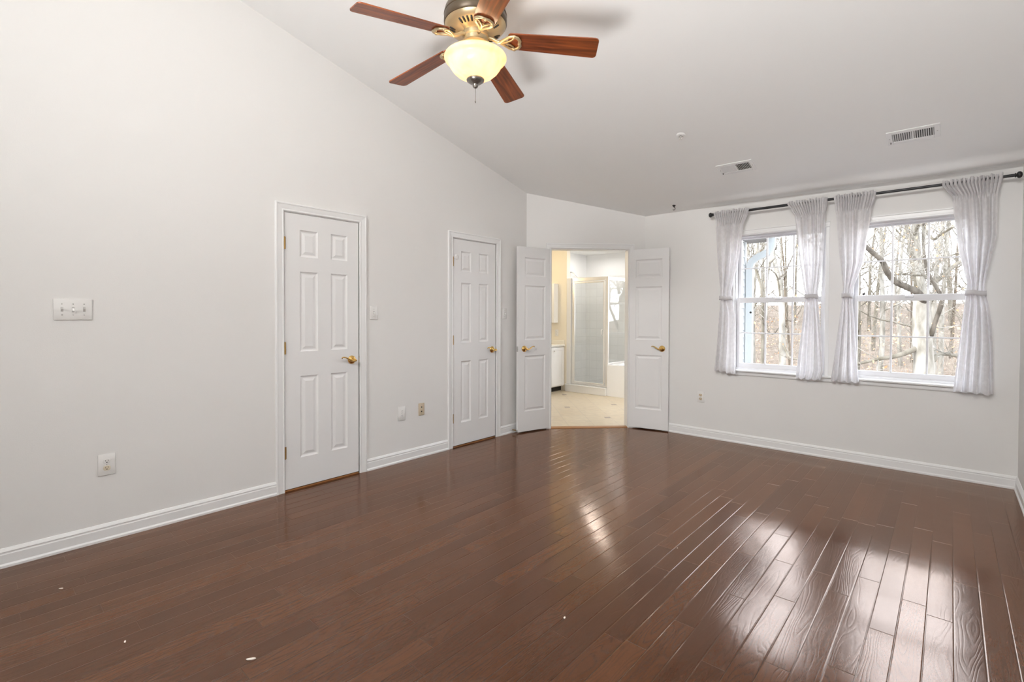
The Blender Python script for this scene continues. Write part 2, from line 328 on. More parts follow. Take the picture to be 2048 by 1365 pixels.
def tube(bm, pts, rads, n=8, caps=True, mi=0):
    pts = [V(p) for p in pts]
    if not isinstance(rads, (list, tuple)): rads = [rads] * len(pts)
    rings = []; x = None
    for i, p in enumerate(pts):
        d = (pts[min(i + 1, len(pts) - 1)] - pts[max(i - 1, 0)])
        if d.length < 1e-9: d = V((0, 0, 1))
        d.normalize()
        if x is None: x, y = frame_of(d)
        else:
            x = x - d * x.dot(d)
            if x.length < 1e-6: x, y = frame_of(d)
            x.normalize(); y = d.cross(x)
        rings.append([bm.verts.new(p + (x * math.cos(2 * PI * k / n) + y * math.sin(2 * PI * k / n)) * rads[i]) for k in range(n)])
    for a, b in zip(rings, rings[1:]):
        for k in range(n):
            f = bm.faces.new((a[k], a[(k + 1) % n], b[(k + 1) % n], b[k])); f.material_index = mi; f.smooth = True
    if caps:
        for r in (rings[0], rings[-1]):
            try: f = bm.faces.new(r); f.material_index = mi
            except Exception: pass
def lathe(bm, prof, c=(0, 0, 0), n=48, axis='Z', mi=0, closed=False):
    c = V(c); rings = []
    for r, z in prof:
        if r < 1e-6:
            p = V((0, 0, z)); 
            if axis == 'X': p = V((z, 0, 0))
            if axis == 'Y': p = V((0, z, 0))
            rings.append([bm.verts.new(c + p)]); continue
        ring = []
        for k in range(n):
            a = 2 * PI * k / n; u, w = r * math.cos(a), r * math.sin(a)
            p = V((u, w, z)) if axis == 'Z' else (V((z, u, w)) if axis == 'X' else V((w, z, u)))
            ring.append(bm.verts.new(c + p))
        rings.append(ring)
    pairs = list(zip(rings, rings[1:]))
    if closed: pairs.append((rings[-1], rings[0]))
    for a, b in pairs:
        if len(a) == 1 and len(b) == 1: continue
        for k in range(n):
            k2 = (k + 1) % n
            if len(a) == 1: f = bm.faces.new((a[0], b[k], b[k2]))
            elif len(b) == 1: f = bm.faces.new((a[k], a[k2], b[0]))
            else: f = bm.faces.new((a[k], a[k2], b[k2], b[k]))
            f.material_index = mi; f.smooth = True
def prism(bm, poly, fn, mi=0):
    """poly: 2D outline; fn(u, v, side) -> 3D for side 0/1."""
    a = [bm.verts.new(fn(u, v, 0)) for u, v in poly]; b = [bm.verts.new(fn(u, v, 1)) for u, v in poly]
    bm.faces.new(a).material_index = mi; bm.faces.new(b[::-1]).material_index = mi
    n = len(poly)
    for k in range(n): bm.faces.new((a[k], b[k], b[(k + 1) % n], a[(k + 1) % n])).material_index = mi
def sweep(bm, prof, P0, P1, out, up=V((0, 0, 1)), ext=0.0):
    """extrude a profile (outward distance, height) from P0 to P1."""
    P0 = V(P0); P1 = V(P1); d = (P1 - P0).normalized(); P0 = P0 - d * ext; P1 = P1 + d * ext; out = V(out)
    prism(bm, prof, lambda u, v, s: (P1 if s else P0) + out * u + up * v)

# ------------------------------------------------------------------ room shell
def wall(name, P0, P1, thick, out, top, openings=(), m=None, ext0=0.0, ext1=0.0):
    P0 = V(P0); P1 = V(P1); d = (P1 - P0); Ltot = d.length; d.normalize(); out = V(out).normalized()
    bm = bmesh.new()
    cuts = sorted(set([-ext0, Ltot + ext1] + [o[0] for o in openings] + [o[1] for o in openings]))
    def cell(s0, s1, z0, z1):
        pts = []
        for s in (s0, s1):
            for off in (0, thick):
                b = P0 + d * s + out * off
                pts.append((b, z0 if not callable(z0) else z0(b), z1 if not callable(z1) else z1(P0 + d * s)))
        lo = [bm.verts.new((b.x, b.y, a)) for b, a, _ in pts]; hi = [bm.verts.new((b.x, b.y, t)) for b, _, t in pts]
        for q in ((lo[0], lo[1], lo[3], lo[2]), (hi[0], hi[2], hi[3], hi[1]), (lo[0], lo[2], hi[2], hi[0]), (lo[1], hi[1], hi[3], lo[3]), (lo[0], hi[0], hi[1], lo[1]), (lo[2], lo[3], hi[3], hi[2])):
            bm.faces.new(q)
    for s0, s1 in zip(cuts, cuts[1:]):
        op = [o for o in openings if o[0] <= s0 + 1e-6 and o[1] >= s1 - 1e-6]
        if not op: cell(s0, s1, 0.0, top)
        else:
            o = op[0]
            if o[2] > 0.001: cell(s0, s1, 0.0, o[2])
            cell(s0, s1, o[3], top)
    bmesh.ops.remove_doubles(bm, verts=bm.verts, dist=1e-5)
    return link(name, bm, m or M['wall'])
ztop = lambda p: zc(p.y) + 0.004
w = wall('wall_left', (0, YB, 0), (0, 4.2953, 0), 0.12, (-1, 0, 0), ztop, [(1.5645 - YB, 2.1665 - YB, 0, 2.052), (3.1840 - YB, 3.7880 - YB, 0, 2.052)], ext0=0.1, ext1=0.10)
tag(w, 'tall off-white gable wall with two narrow closed doors', 'wall', kind='structure')
CH = (B - A); CL = CH.length; CD = CH.normalized(); CN = V((-CD.y, CD.x, 0))
S0, S1 = CL * 0.2088, CL * 0.858
w = wall('wall_corner', A, B, 0.12, CN, ztop, [(S0, S1, 0, 2.062)])
tag(w, 'angled off-white corner wall with the open double doorway', 'wall', kind='structure')
WX = [(1.945, 2.755), (2.945, 3.757)]; WZ = (0.752, 2.118)
w = wall('wall_right', (B.x, D, 0), (XR, D, 0), 0.15, (0, 1, 0), lambda p: zc(D) + 0.004, [(a - B.x, b - B.x, WZ[0], WZ[1]) for a, b in WX], ext0=0.1, ext1=0.12)
tag(w, 'off-white wall with the two curtained windows', 'wall', kind='structure')
w = wall('wall_side', (XR, YB, 0), (XR, D, 0), 0.12, (1, 0, 0), ztop, ext0=0.1, ext1=0.15)
tag(w, 'off-white wall at the far right edge beside the window wall', 'wall', kind='structure')
w = wall('wall_back', (0, YB, 0), (XR, YB, 0), 0.12, (0, -1, 0), ztop, ext0=0.12, ext1=0.12)
tag(w, 'off-white wall behind the viewpoint', 'wall', kind='structure')

def bulge(x, y):
    t = max(0.0, min(1.0, (x - 1.15) / 1.5)); t = t * t * (3 - 2 * t)
    return 0.030 * t * math.exp(-((y - (D - 0.115)) / 0.062) ** 2) * (1 - 0.25 * math.sin(x * 3.1))
bm = bmesh.new()
ys = [YB - 0.12 + (4.8 - YB + 0.12) * i / 24 for i in range(25)] + [4.8 + (D - 4.8) * i / 40 for i in range(1, 41)] + [D + 0.15]
xs = [-0.12 + (XR + 0.24) * i / 60 for i in range(61)]
# the ceiling stops along the chamfer; the part over the bathroom side is hidden above the corner wall
def ceil_z(x, y): return zc(min(y, D)) - (bulge(x, y) if y < D else 0) - 0.0
gr = [[bm.verts.new((x, y, ceil_z(x, y))) for x in xs] for y in ys]; gt = [[bm.verts.new((x, y, zc(y) + 0.14)) for x in xs] for y in ys]
for j in range(len(ys) - 1):
    for i in range(len(xs) - 1):
        bm.faces.new((gr[j][i], gr[j + 1][i], gr[j + 1][i + 1], gr[j][i + 1])); bm.faces.new((gt[j][i], gt[j][i + 1], gt[j + 1][i + 1], gt[j + 1][i]))
for j in range(len(ys) - 1):
    for i in (0, len(xs) - 1): bm.faces.new((gr[j][i], gt[j][i], gt[j + 1][i], gr[j + 1][i]))
for i in range(len(xs) - 1):
    for j in (0, len(ys) - 1): bm.faces.new((gr[j][i], gr[j][i + 1], gt[j][i + 1], gt[j][i]))
tag(link('ceiling', bm, M['ceiling'], smooth=True, auto=25), 'sloping white ceiling with a drywall ridge above the windows', 'ceiling', kind='structure')

bm = bmesh.new()
q = [(-0.04, YB), (XR, YB), (XR, D), (B.x, D), (B.x, D)] 
poly = [(0, YB), (XR, YB), (XR, D), (B.x, D), (A + CD * S1 + CN * 0.05)[:2], (A + CD * S0 + CN * 0.05)[:2], (0, A.y),
        (0, 3.785), (-0.03, 3.785), (-0.03, 3.187), (0, 3.187), (0, 2.1645), (-0.03, 2.1645), (-0.03, 1.5665), (0, 1.5665)]
prism(bm, [tuple(x)[:2] for x in poly], lambda u, v, s: V((u, v, 0.0 if s == 0 else -0.05)))
tag(link('floor', bm, M['floor']), 'glossy dark brown oak plank floor', 'floor', kind='structure')

# unseen closet shells added to stop sky light leaking under the doors
for nm, y0, y1, lab in (('wall_light_block', 1.40, 2.45, 'added closet shell blocking light behind the nearer closed door'), ('wall_light_block_far', 3.02, 3.95, 'added closet shell blocking light behind the farther closed door')):
    bm = bmesh.new()
    for lo, hi in (((-0.80, y0, 0), (-0.76, y1, 2.3)), ((-0.76, y0, 0), (-0.121, y0 + 0.04, 2.3)), ((-0.76, y1 - 0.04, 0), (-0.121, y1, 2.3)), ((-0.80, y0, 2.3), (-0.121, y1, 2.34)), ((-0.80, y0, -0.05), (-0.035, y1, -0.002))): box(bm, lo, hi)
    tag(link(nm, bm, M['wall']), lab, 'wall', kind='structure')

# baseboards
BB = [(0, 0), (0.020, 0), (0.020, 0.012), (0.013, 0.020), (0.013, 0.066), (0.0105, 0.070), (0.0105, 0.076), (0.0125, 0.080), (0.0085, 0.088), (0.004, 0.096), (0, 0.097)]
def baseboard(name, runs, label, ext=0.0):
    bm = bmesh.new()
    for P0, P1, out in runs: sweep(bm, BB, P0, P1, out)
    return tag(link(name, bm, M['trim']), label, 'baseboard', kind='structure')
baseboard('baseboard_left', [((0, YB, 0), (0, 1.4995, 0), (1, 0, 0))], 'white baseboard along the left wall before the first door')
baseboard('baseboard_between_doors', [((0, 2.2315, 0), (0, 3.1190, 0), (1, 0, 0))], 'white baseboard between the two closed doors')
baseboard('baseboard_corner', [((0, 3.853, 0), (0, A.y, 0), (1, 0, 0)), (A, A + CD * (S0 - 0.065), -CN), (A + CD * (S1 + 0.065), B, -CN)], 'short white baseboard right of the farther closed door')
baseboard('baseboard_right', [((B.x, D, 0), (XR, D, 0), (0, -1, 0))], 'white baseboard under the two windows')
baseboard('baseboard_side', [((XR, YB, 0), (XR, D, 0), (-1, 0, 0))], 'white baseboard at the far right edge')

# casings
CS = [(0, 0), (0.062, 0), (0.062, 0.013), (0.058, 0.0175), (0.050, 0.0175), (0.047, 0.0145), (0.030, 0.0125), (0.014, 0.010), (0.010, 0.0125), (0.004, 0.0125), (0, 0.009)]
def casing(bm, P, d, out, w, z0, ztop_, prof=CS):
    """mitred casing round an opening: P left foot, d along the wall, w opening width, prof (distance from opening, proud)."""
    P = V(P); d = V(d); out = V(out); up = V((0, 0, 1)); rings = []
    for u, v in prof: pass
    cols = []
    for (cx, cz, sx_, sz_) in ((0, z0, -1, 0), (0, ztop_, -1, 1), (w, ztop_, 1, 1), (w, z0, 1, 0)):
        cols.append([bm.verts.new(P + d * (cx + sx_ * u) + up * (cz + sz_ * u) + out * v) for u, v in prof])
    n = len(prof)
    for a, b in zip(cols, cols[1:]):
        for k in range(n): bm.faces.new((a[k], b[k], b[(k + 1) % n], a[(k + 1) % n]))
    bm.faces.new(cols[0]); bm.faces.new(cols[-1][::-1])
def jamb(bm, P, d, inn, w, h, depth, t=0.004):
    """thin lining of an opening: inn = direction into the wall."""
    P = V(P); d = V(d); inn = V(inn)
    def b(s0, s1, z0, z1):
        prism(bm, [(s0, z0), (s1, z0), (s1, z1), (s0, z1)], lambda u, v, s: P + d * u + V((0, 0, v)) + inn * (depth if s else 0.0))
    b(0, t, 0, h); b(w - t, w, 0, h); b(t, w - t, h - t, h)
trims = [((0, 1.5605, 0), (0, 1, 0), (1, 0, 0), 0.610, 2.053, 0.12, 'white casing around the nearer closed door'),
         ((0, 3.1800, 0), (0, 1, 0), (1, 0, 0), 0.612, 2.053, 0.12, 'white casing around the farther closed door'),
         (tuple(A + CD * (S0 - 0.004)), tuple(CD), tuple(-CN), S1 - S0 + 0.008, 2.064, 0.124, 'white casing around the open double doorway')]
for i, (P, d, out, w_, h_, dep, lab) in enumerate(trims):
    bm = bmesh.new(); casing(bm, P, d, out, w_, 0.0, h_)
    jamb(bm, V(P) + V(d) * 0.0005, d, -V(out), w_ - 0.001, h_ - 0.001, dep, 0.0035 if i < 2 else 0.006)
    if i < 2:   # stop behind the closed slab
        Pv = V(P); dv = V(d)
        for s0, s1 in ((0.003, 0.016), (w_ - 0.016, w_ - 0.003)):
            prism(bm, [(s0, 0), (s1, 0), (s1, h_), (s0, h_)], lambda u, v, s: Pv + dv * u + V((0, 0, v)) - V(out) * (0.05 if s else 0.04))
    tag(link('trim_%d' % (i + 1), bm, M['trim']), lab, 'door casing', kind='structure')
# oak saddles under the doors
for i, (lo, hi, lab) in enumerate((((-0.118, 1.5665, 0), (-0.004, 2.1645, 0.009), 'orange oak threshold under the nearer closed door'), ((-0.118, 3.187, 0), (-0.004, 3.785, 0.006), 'dark gap and threshold under the farther closed door'))):
    bm = bmesh.new(); box(bm, lo, hi)
    tag(link('trim_%d' % (i + 4), bm, M['subfloor']), lab, 'threshold', kind='structure')
bm = bmesh.new()
PA = A + CD * (S0 + 0.003); wd = S1 - S0 - 0.006
prism(bm, [(-0.01, 0.0), (-0.004, 0.007), (0.02, 0.010), (0.06, 0.010), (0.075, 0.004), (0.075, 0.0)], lambda u, v, s: PA + CD * (wd if s else 0) + CN * u + V((0, 0, v)))
tag(link('trim_6', bm, M['subfloor']), 'narrow oak threshold strip at the double doorway', 'threshold', kind='structure')

# ------------------------------------------------------------------ doors
def slab(bm, w, h, t, panels):
    """front face y=0 looking to -y, panels (x0,x1,z0,z1) raised in recessed moulding"""
    xs = sorted(set([0, w] + [p[0] for p in panels] + [p[1] for p in panels])); zs = sorted(set([0, h] + [p[2] for p in panels] + [p[3] for p in panels]))
    vc = {}
    def vt(x, y, z):
        k = (round(x, 5), round(y, 5), round(z, 5))
        if k not in vc: vc[k] = bm.verts.new((x, y, z))
        return vc[k]
    for i in range(len(xs) - 1):
        for j in range(len(zs) - 1):
            x0, x1, z0, z1 = xs[i], xs[i + 1], zs[j], zs[j + 1]
            if any(abs(p[0] - x0) < 1e-6 and abs(p[1] - x1) < 1e-6 and abs(p[2] - z0) < 1e-6 and abs(p[3] - z1) < 1e-6 for p in panels):
                prev = None
                for off, dep in ((0, 0), (0.003, 0.0035), (0.010, 0.0075), (0.014, 0.0085), (0.020, 0.0085), (0.040, 0.0025), (0.043, 0.0025)):
                    ring = [vt(x0 + off, dep, z0 + off), vt(x1 - off, dep, z0 + off), vt(x1 - off, dep, z1 - off), vt(x0 + off, dep, z1 - off)]
                    if prev:
                        for k in range(4): bm.faces.new((prev[k], prev[(k + 1) % 4], ring[(k + 1) % 4], ring[k]))
                    prev = ring
                bm.faces.new(prev)
            else: bm.faces.new((vt(x0, 0, z0), vt(x1, 0, z0), vt(x1, 0, z1), vt(x0, 0, z1)))
    # sides and back
    for i in range(len(xs) - 1):
        for z in (0, h): bm.faces.new((vt(xs[i], 0, z), vt(xs[i + 1], 0, z), vt(xs[i + 1], t, z), vt(xs[i], t, z)))
    for j in range(len(zs) - 1):
        for x in (0, w): bm.faces.new((vt(x, 0, zs[j]), vt(x, 0, zs[j + 1]), vt(x, t, zs[j + 1]), vt(x, t, zs[j])))
    pb = [(x, 0) for x in xs]; pr = [(w, z) for z in zs[1:]]; ptp = [(x, h) for x in reversed(xs[:-1])]; pl = [(0, z) for z in reversed(zs[1:-1])]
    bm.faces.new([vt(x, t, z) for x, z in pb + pr + ptp + pl])
def lever(parent, x, z, sgn, label=None):
    h = empty('handle', (x, 0, z), parent=parent); h['label'] = label or 'polished brass lever handle'
    bm = bmesh.new(); lathe(bm, [(0, -0.016), (0.016, -0.0155), (0.019, -0.012), (0.028, -0.010), (0.0335, -0.005), (0.0345, 0.0)], n=32, axis='Y')
    link('rosette', bm, M['brass'], h, True)
    bm = bmesh.new(); tube(bm, [(0, -0.014, 0), (0, -0.030, 0), (0, -0.046, 0), (0, -0.056, 0)], [0.013, 0.0095, 0.0105, 0.011], 16)
    P = []
    for i in range(15):
        t = i / 14; P.append((sgn * (-0.010 + 0.112 * t), -0.054 + 0.010 * t * t, 0.012 * math.sin(t * PI * 1.55 + 3.5) + 0.004 + 0.012 * t))
    P += [(sgn * 0.108, -0.042, P[-1][2] - 0.006), (sgn * 0.104, -0.041, P[-1][2] - 0.010)]
    tube(bm, P, [0.0095 - 0.0055 * i / (len(P) - 1) for i in range(len(P))], 10)
    link('lever', bm, M['brass'], h, True, 60)
    return h
def hinge(parent, x, z, k=0.0):
    bm = bmesh.new(); lathe(bm, [(0, -0.046), (0.004, -0.046), (0.0062, -0.0445), (0.0062, 0.0445), (0.004, 0.046), (0, 0.046)], (x, -0.0062, z), 14)
    for q in (-0.027, -0.009, 0.009, 0.027): lathe(bm, [(0.0066, q - 0.0012), (0.0068, q), (0.0066, q + 0.0012)], (x, -0.0062, z), 14)
    box(bm, (x, -0.0015, z - 0.044), (x + 0.012, 0.0003, z + 0.044))
    return link('hinge', bm, M['oldbrass'], parent, True, 40)
Z3 = [(0.233, 0.842), (1.025, 1.620), (1.730, 1.930)]
def closed_door(name, y0, w, xp, label, hx, disc=False):
    r = empty(name, (0.0, y0, 0.0), (0, 0, PI / 2)); tag(r, label, 'door', kind='structure')
    bm = bmesh.new(); slab(bm, w, 2.030, 0.035, [(a, b, z0 - 0.016, z1 - 0.016) for z0, z1 in Z3 for a, b in xp])
    s = link('door_slab', bm, M['door'], r); s.location = (0, 0.0, 0.016)
    lever(r, hx, 0.937, -1)
    for z in (1.822, 1.056, 0.288): hinge(r, -0.003, z)
    bm = bmesh.new(); box(bm, (w + 0.001, -0.0005, 0.905), (w + 0.0055, 0.02, 0.965)); link('latch_plate', bm, M['oldbrass'], r)
    if disc:
        bm = bmesh.new(); lathe(bm, [(0, -0.010), (0.018, -0.009), (0.024, -0.006), (0.0265, 0.0)], (0.045, 0.0, 1.868), 28, 'Y')
        d = link('bumper_disc', bm, M['plate'], r, True); d['label'] = 'round white plastic bumper disc by the top hinge'
    return r
closed_door('door_1', 1.5665, 0.598, [(0.113, 0.253), (0.358, 0.498)], 'nearer white six-panel door in the left wall, closed', 0.535)
closed_door('door_2', 3.187, 0.598, [(0.105, 0.240), (0.352, 0.487)], 'farther white six-panel door with a white disc by its top hinge', 0.548, True)
def leaf(name, origin, ang, w, hx, sgn, hinge_x, label):
    r = empty(name, (origin[0], origin[1], 0), (0, 0, ang)); tag(r, label, 'door', kind='structure')
    bm = bmesh.new(); slab(bm, w, 2.042, 0.035, [(0.085, w - 0.072 if hinge_x == 0 else w - 0.085, z0 - 0.014, z1 - 0.005) for z0, z1 in Z3])
    s = link('door_slab', bm, M['door'], r); s.location = (0, 0, 0.014)
    lever(r, hx, 0.930, sgn)
    for z in (1.822, 1.056, 0.288):
        bm = bmesh.new(); x = hinge_x; lathe(bm, [(0, -0.044), (0.0055, -0.0435), (0.0055, 0.0435), (0, 0.044)], (x, 0.035, z), 12); link('hinge', bm, M['oldbrass'], r, True, 40)
    return r
ph = math.atan2(0.098, 0.472)
leaf('door_3', (0.828, 5.1415), ph, 0.458, 0.388, -1, 0.0, 'right leaf of the open double door, swung against the window wall')
lt = math.atan2(4.50 - 4.053, 0.2015 - 0.09)
L4 = leaf('door_4', (0.0905, 4.053), lt, 0.458, 0.080, 1, 0.458, 'left leaf of the open double door, swung toward the closed doors')
bm = bmesh.new(); box(bm, (-0.0015, 0.004, 0.900), (0.0006, 0.031, 0.957)); box(bm, (-0.009, 0.011, 0.922), (0, 0.024, 0.936), 0.003)
link('latch', bm, M['screw'], L4)

# ------------------------------------------------------------------ windows
def window(name, x0, x1, label):
    r = empty(name, ((x0 + x1) / 2, D, 0)); tag(r, label, 'window', kind='structure')
    z0, z1 = WZ; hw = (x1 - x0) / 2
    def ring(bm, a, b, c, d_, w, y0, y1, bot=None, top=None):
        bot = bot or w; top = top or w
        box(bm, (a, y0, c), (a + w, y1, d_), 0.002); box(bm, (b - w, y0, c), (b, y1, d_), 0.002)
        box(bm, (a + w, y0, c), (b - w, y1, c + bot), 0.002); box(bm, (a + w, y0, d_ - top), (b - w, y1, d_), 0.002)
    bm = bmesh.new(); ring(bm, -hw, hw, z0, z1, 0.016, 0.045, 0.145, 0.02, 0.014); link('window_frame', bm, M['vinyl'], r)
    def sash(nm, za, zb, y0, bot, top, label_):
        bm = bmesh.new(); a = -hw + 0.017; b = hw - 0.017
        ring(bm, a, b, za, zb, 0.030, y0, y0 + 0.028, bot, top)
        gx0, gx1 = a + 0.030, b - 0.030; gz0, gz1 = za + bot, zb - top
        for k in (1, 2):
            x = gx0 + (gx1 - gx0) * k / 3; box(bm, (x - 0.0075, y0 + 0.006, gz0), (x + 0.0075, y0 + 0.022, gz1), 0.001)
        zm = (gz0 + gz1) / 2; box(bm, (gx0, y0 + 0.0065, zm - 0.006), (gx1, y0 + 0.0215, zm + 0.006), 0.001)
        s = link(nm, bm, M['vinyl'], r)
        bm = bmesh.new(); box(bm, (gx0, y0 + 0.012, gz0), (gx1, y0 + 0.016, gz1)); link('glass_pane', bm, M['glass'], s)
        return s
    sash('upper_sash', 1.452, 2.106, 0.105, 0.036, 0.020, 'upper')
    ls = sash('lower_sash', 0.766, 1.486, 0.066, 0.052, 0.052, 'lower')
    bm = bmesh.new(); box(bm, (-0.03, 0.050, 1.462), (0.03, 0.068, 1.480), 0.004); link('sash_lock', bm, M['vinyl'], ls)
    return r
window('window_1', *WX[0], 'left window of the pair, downspout visible outside')
window('window_2', *WX[1], 'right window of the pair, leaning tree visible outside')
# shared casing, mullion, stool and apron
bm = bmesh.new()
xa, xb = 1.925, 3.777
HP = [(0, 0), (0, 0.052), (0.020, 0.052), (0.020, 0.046), (0.013, 0.040), (0.013, 0.018), (0.017, 0.014), (0.017, 0.004), (0.010, 0.0)]
for a, b in ((WX[0][0] - 0.03, WX[0][1] + 0.03), (WX[1][0] - 0.03, WX[1][1] + 0.03)):
    sweep(bm, HP, (a, D, WZ[1] - 0.002), (b, D, WZ[1] - 0.002), (0, -1, 0))
for a, b in WX:   # linings
    box(bm, (a - 0.001, D - 0.002, WZ[0]), (a + 0.003, D + 0.05, WZ[1])); box(bm, (b - 0.003, D - 0.002, WZ[0]), (b + 0.001, D + 0.05, WZ[1]))
    box(bm, (a - 0.028, D - 0.004, WZ[0] - 0.002), (a, D, WZ[1] + 0.03), 0.002); box(bm, (b, D - 0.004, WZ[0] - 0.002), (b + 0.028, D, WZ[1] + 0.03), 0.002)
tag(link('trim_7', bm, M['trim']), 'white moulded head and side trim around the two windows', 'window trim', kind='structure')
bm = bmesh.new()
box(bm, (1.86, D - 0.040, 0.735), (3.84, D + 0.001, 0.752), 0.004, 2)
for a, b in WX: box(bm, (a + 0.001, D, 0.740), (b - 0.001, D + 0.07, 0.7535))
sweep(bm, [(0, 0), (0.012, 0.004), (0.015, 0.012), (0.013, 0.040), (0, 0.041)], (1.89, D, 0.694), (3.81, D, 0.694), (0, -1, 0))
tag(link('trim_8', bm, M['trim']), 'long white window sill and apron running under both windows', 'window sill', kind='structure')
for i, (p, lab) in enumerate((((2.093, D + 0.074, 1.335), 'small black suction dot on the left window glass'), ((3.030, D + 0.112, 1.500), 'small black suction dot low on the upper right window sash'))):
    bm = bmesh.new(); lathe(bm, [(0, -0.008), (0.005, -0.0075), (0.0105, -0.002), (0.011, 0.0)], p, 20, 'Y')
    tag(link('suction_cup', bm, M['dark'], None, True), lab, 'suction cup')

# ------------------------------------------------------------------ curtains and rod
YR = D - 0.09; ZR = 2.346
rod = empty('curtain_rod', ((1.745 + 3.985) / 2, YR, ZR)); tag(rod, 'black metal curtain rod with round finials above both windows', 'curtain rod')
rx = rod.location.x
bm = bmesh.new(); tube(bm, [(1.765 - rx, 0, 0), (2.95 - rx, 0, 0)], 0.0125, 14); tube(bm, [(2.90 - rx, 0, 0), (3.955 - rx, 0, 0)], 0.0112, 14)
link('pole', bm, M['blackmetal'], rod, True, 50)
for x, s in ((1.765, -1), (3.955, 1)):
    bm = bmesh.new(); lathe(bm, [(0, -0.001), (0.017, 0), (0.017, 0.005), (0.011, 0.008), (0.017, 0.011), (0.025, 0.018), (0.0255, 0.028), (0.017, 0.038), (0, 0.042)] if s > 0 else [(0, 0.001), (0.017, 0), (0.017, -0.005), (0.011, -0.008), (0.017, -0.011), (0.025, -0.018), (0.0255, -0.028), (0.017, -0.038), (0, -0.042)], (x - rx, 0, 0), 8, 'X')
    o = link('finial', bm, M['blackmetal'], rod)
for x in (1.84, 2.69, 3.80):
    bm = bmesh.new(); tube(bm, [(x - rx, 0.0, -0.004), (x - rx, 0.045, -0.012), (x - rx, 0.088, -0.016)], 0.005, 8); box(bm, (x - rx - 0.010, 0.083, -0.045), (x - rx + 0.010, 0.0895, 0.012), 0.002)
    tube(bm, [(x - rx, -0.013, 0.004), (x - rx, -0.012, -0.008), (x - rx, 0.0, -0.0135), (x - rx, 0.012, -0.008)], 0.003, 6)
    link('bracket', bm, M['blackmetal'], rod, True, 50)

def interp(tab, z):
    if z >= tab[0][0]: return tab[0][1]
    for (za, xa_), (zb_, xb_) in zip(tab, tab[1:]):
        if z >= zb_:
            t = (za - z) / (za - zb_); return xa_ + (xb_ - xa_) * t
    return tab[-1][1]
def curtain(label, left, right, seed, zbl, zbr, npl):
    rnd = random.Random(seed)
    cx = (interp(left, 1.5) + interp(right, 1.5)) / 2
    r = empty('curtain', (cx, YR, 0.72)); tag(r, label, 'curtain', 'sheer tied-back curtains')
    nu, nv = 190, 96; zt = 2.372; bm = bmesh.new()
    ph = [rnd.uniform(0, 6.28) for _ in range(8)]; fr = [npl, npl * 1.63 + 0.3, npl * 2.7]
    rows = []
    for j in range(nv + 1):
        t = j / nv; rows.append([])
        for i in range(nu + 1):
            u = i / nu
            zb = zbl + (zbr - zbl) * u + 0.006 * math.sin(u * 23 + ph[3])
            if t < 0.16: z = zt + (2.235 - zt) * (t / 0.16) 
            else: z = 2.235 + (zb - 2.235) * ((t - 0.16) / 0.84)
            z += 0.006 * math.sin(u * 40 + ph[1]) * max(0, 1 - t / 0.05) + 0.004 * math.sin(u * 77 + ph[2]) * max(0, 1 - t / 0.05)
            xl, xr_ = interp(left, z), interp(right, z); wd = xr_ - xl
            # header gathers (fine) fading into long folds
            hd = max(0.0, min(1.0, (z - 2.215) / 0.03))
            gath = 0.0150 * math.sin(2 * PI * 15 * u + ph[0] + 0.9 * math.sin(9 * u + ph[4]) + (zt - z) * 6 * math.sin(13 * u)) + 0.004 * math.sin(2 * PI * 31 * u + ph[5])
            pocket = 0.0
            if z > 2.31: pocket = -0.015 * math.sqrt(max(0, 1 - ((z - 2.345) / 0.036) ** 2))
            amp = 0.030 if z < 1.48 else 0.026 + 0.010 * min(1, (2.235 - z) / 0.5)
            pinch = math.exp(-((z - 1.48) / 0.13) ** 2); amp = amp * (1 - 0.45 * pinch)
            dz = (z - 1.48)
            uu = u + 0.03 * math.sin(u * 7 + dz * 2.2 + ph[6]) * (1 - pinch)
            fold = amp * (0.62 * math.sin(2 * PI * fr[0] * uu + ph[1]) + 0.26 * math.sin(2 * PI * fr[1] * uu + ph[2] + dz * 0.8) + 0.05 * math.sin(2 * PI * fr[2] * uu + ph[7] + dz * 1.5))
            y = (gath + pocket) * hd + fold * (1 - hd) * 1.0
            x = xl + wd * u + 0.004 * hd * math.sin(2 * PI * 15 * u + ph[0] + 1.2)
            arch = 1 - (2 * u - 1) ** 2
            y -= 0.030 * pinch * arch * (1 - hd)
            if z < 1.25: y += 0.0
            y = max(-0.06, min(y, 0.046))
            rows[-1].append(bm.verts.new((x - cx, y, z - 0.72)))
    for a, b in zip(rows, rows[1:]):
        for i in range(nu): bm.faces.new((a[i], a[i + 1], b[i + 1], b[i]))
    link('panel', bm, M['sheer'], r, True)
    # stitched hem and tie band
    bm = bmesh.new(); za, zb_ = 1.462, 1.500; xl, xr_ = interp(left, 1.48) - 0.006, interp(right, 1.48) + 0.006
    n = 40; lo, hi = [], []
    for k in range(n):
        a = 2 * PI * k / n; px = (xl + xr_) / 2 + (xr_ - xl) / 2 * math.cos(a); py = -0.016 + 0.036 * math.sin(a) * (1 + 0.05 * math.sin(5 * a))
        tw = 0.004 * math.sin(a * 3 + ph[2]) - 0.008 * (px - cx) / max(0.05, xr_ - xl)
        lo.append(bm.verts.new((px - cx, py, za + tw - 0.72))); hi.append(bm.verts.new((px - cx, py, zb_ + tw - 0.72)))
    for k in range(n): bm.faces.new((lo[k], lo[(k + 1) % n], hi[(k + 1) % n], hi[k]))
    o = link('tieback', bm, M['sheer'], r, True); md = o.modifiers.new('solid', 'SOLIDIFY'); md.thickness = 0.002
    return r
c1L = [(2.354, 1.774), (2.244, 1.801), (1.88, 1.822), (1.542, 1.851), (1.463, 1.848), (1.26, 1.833), (0.939, 1.808), (0.732, 1.789)]
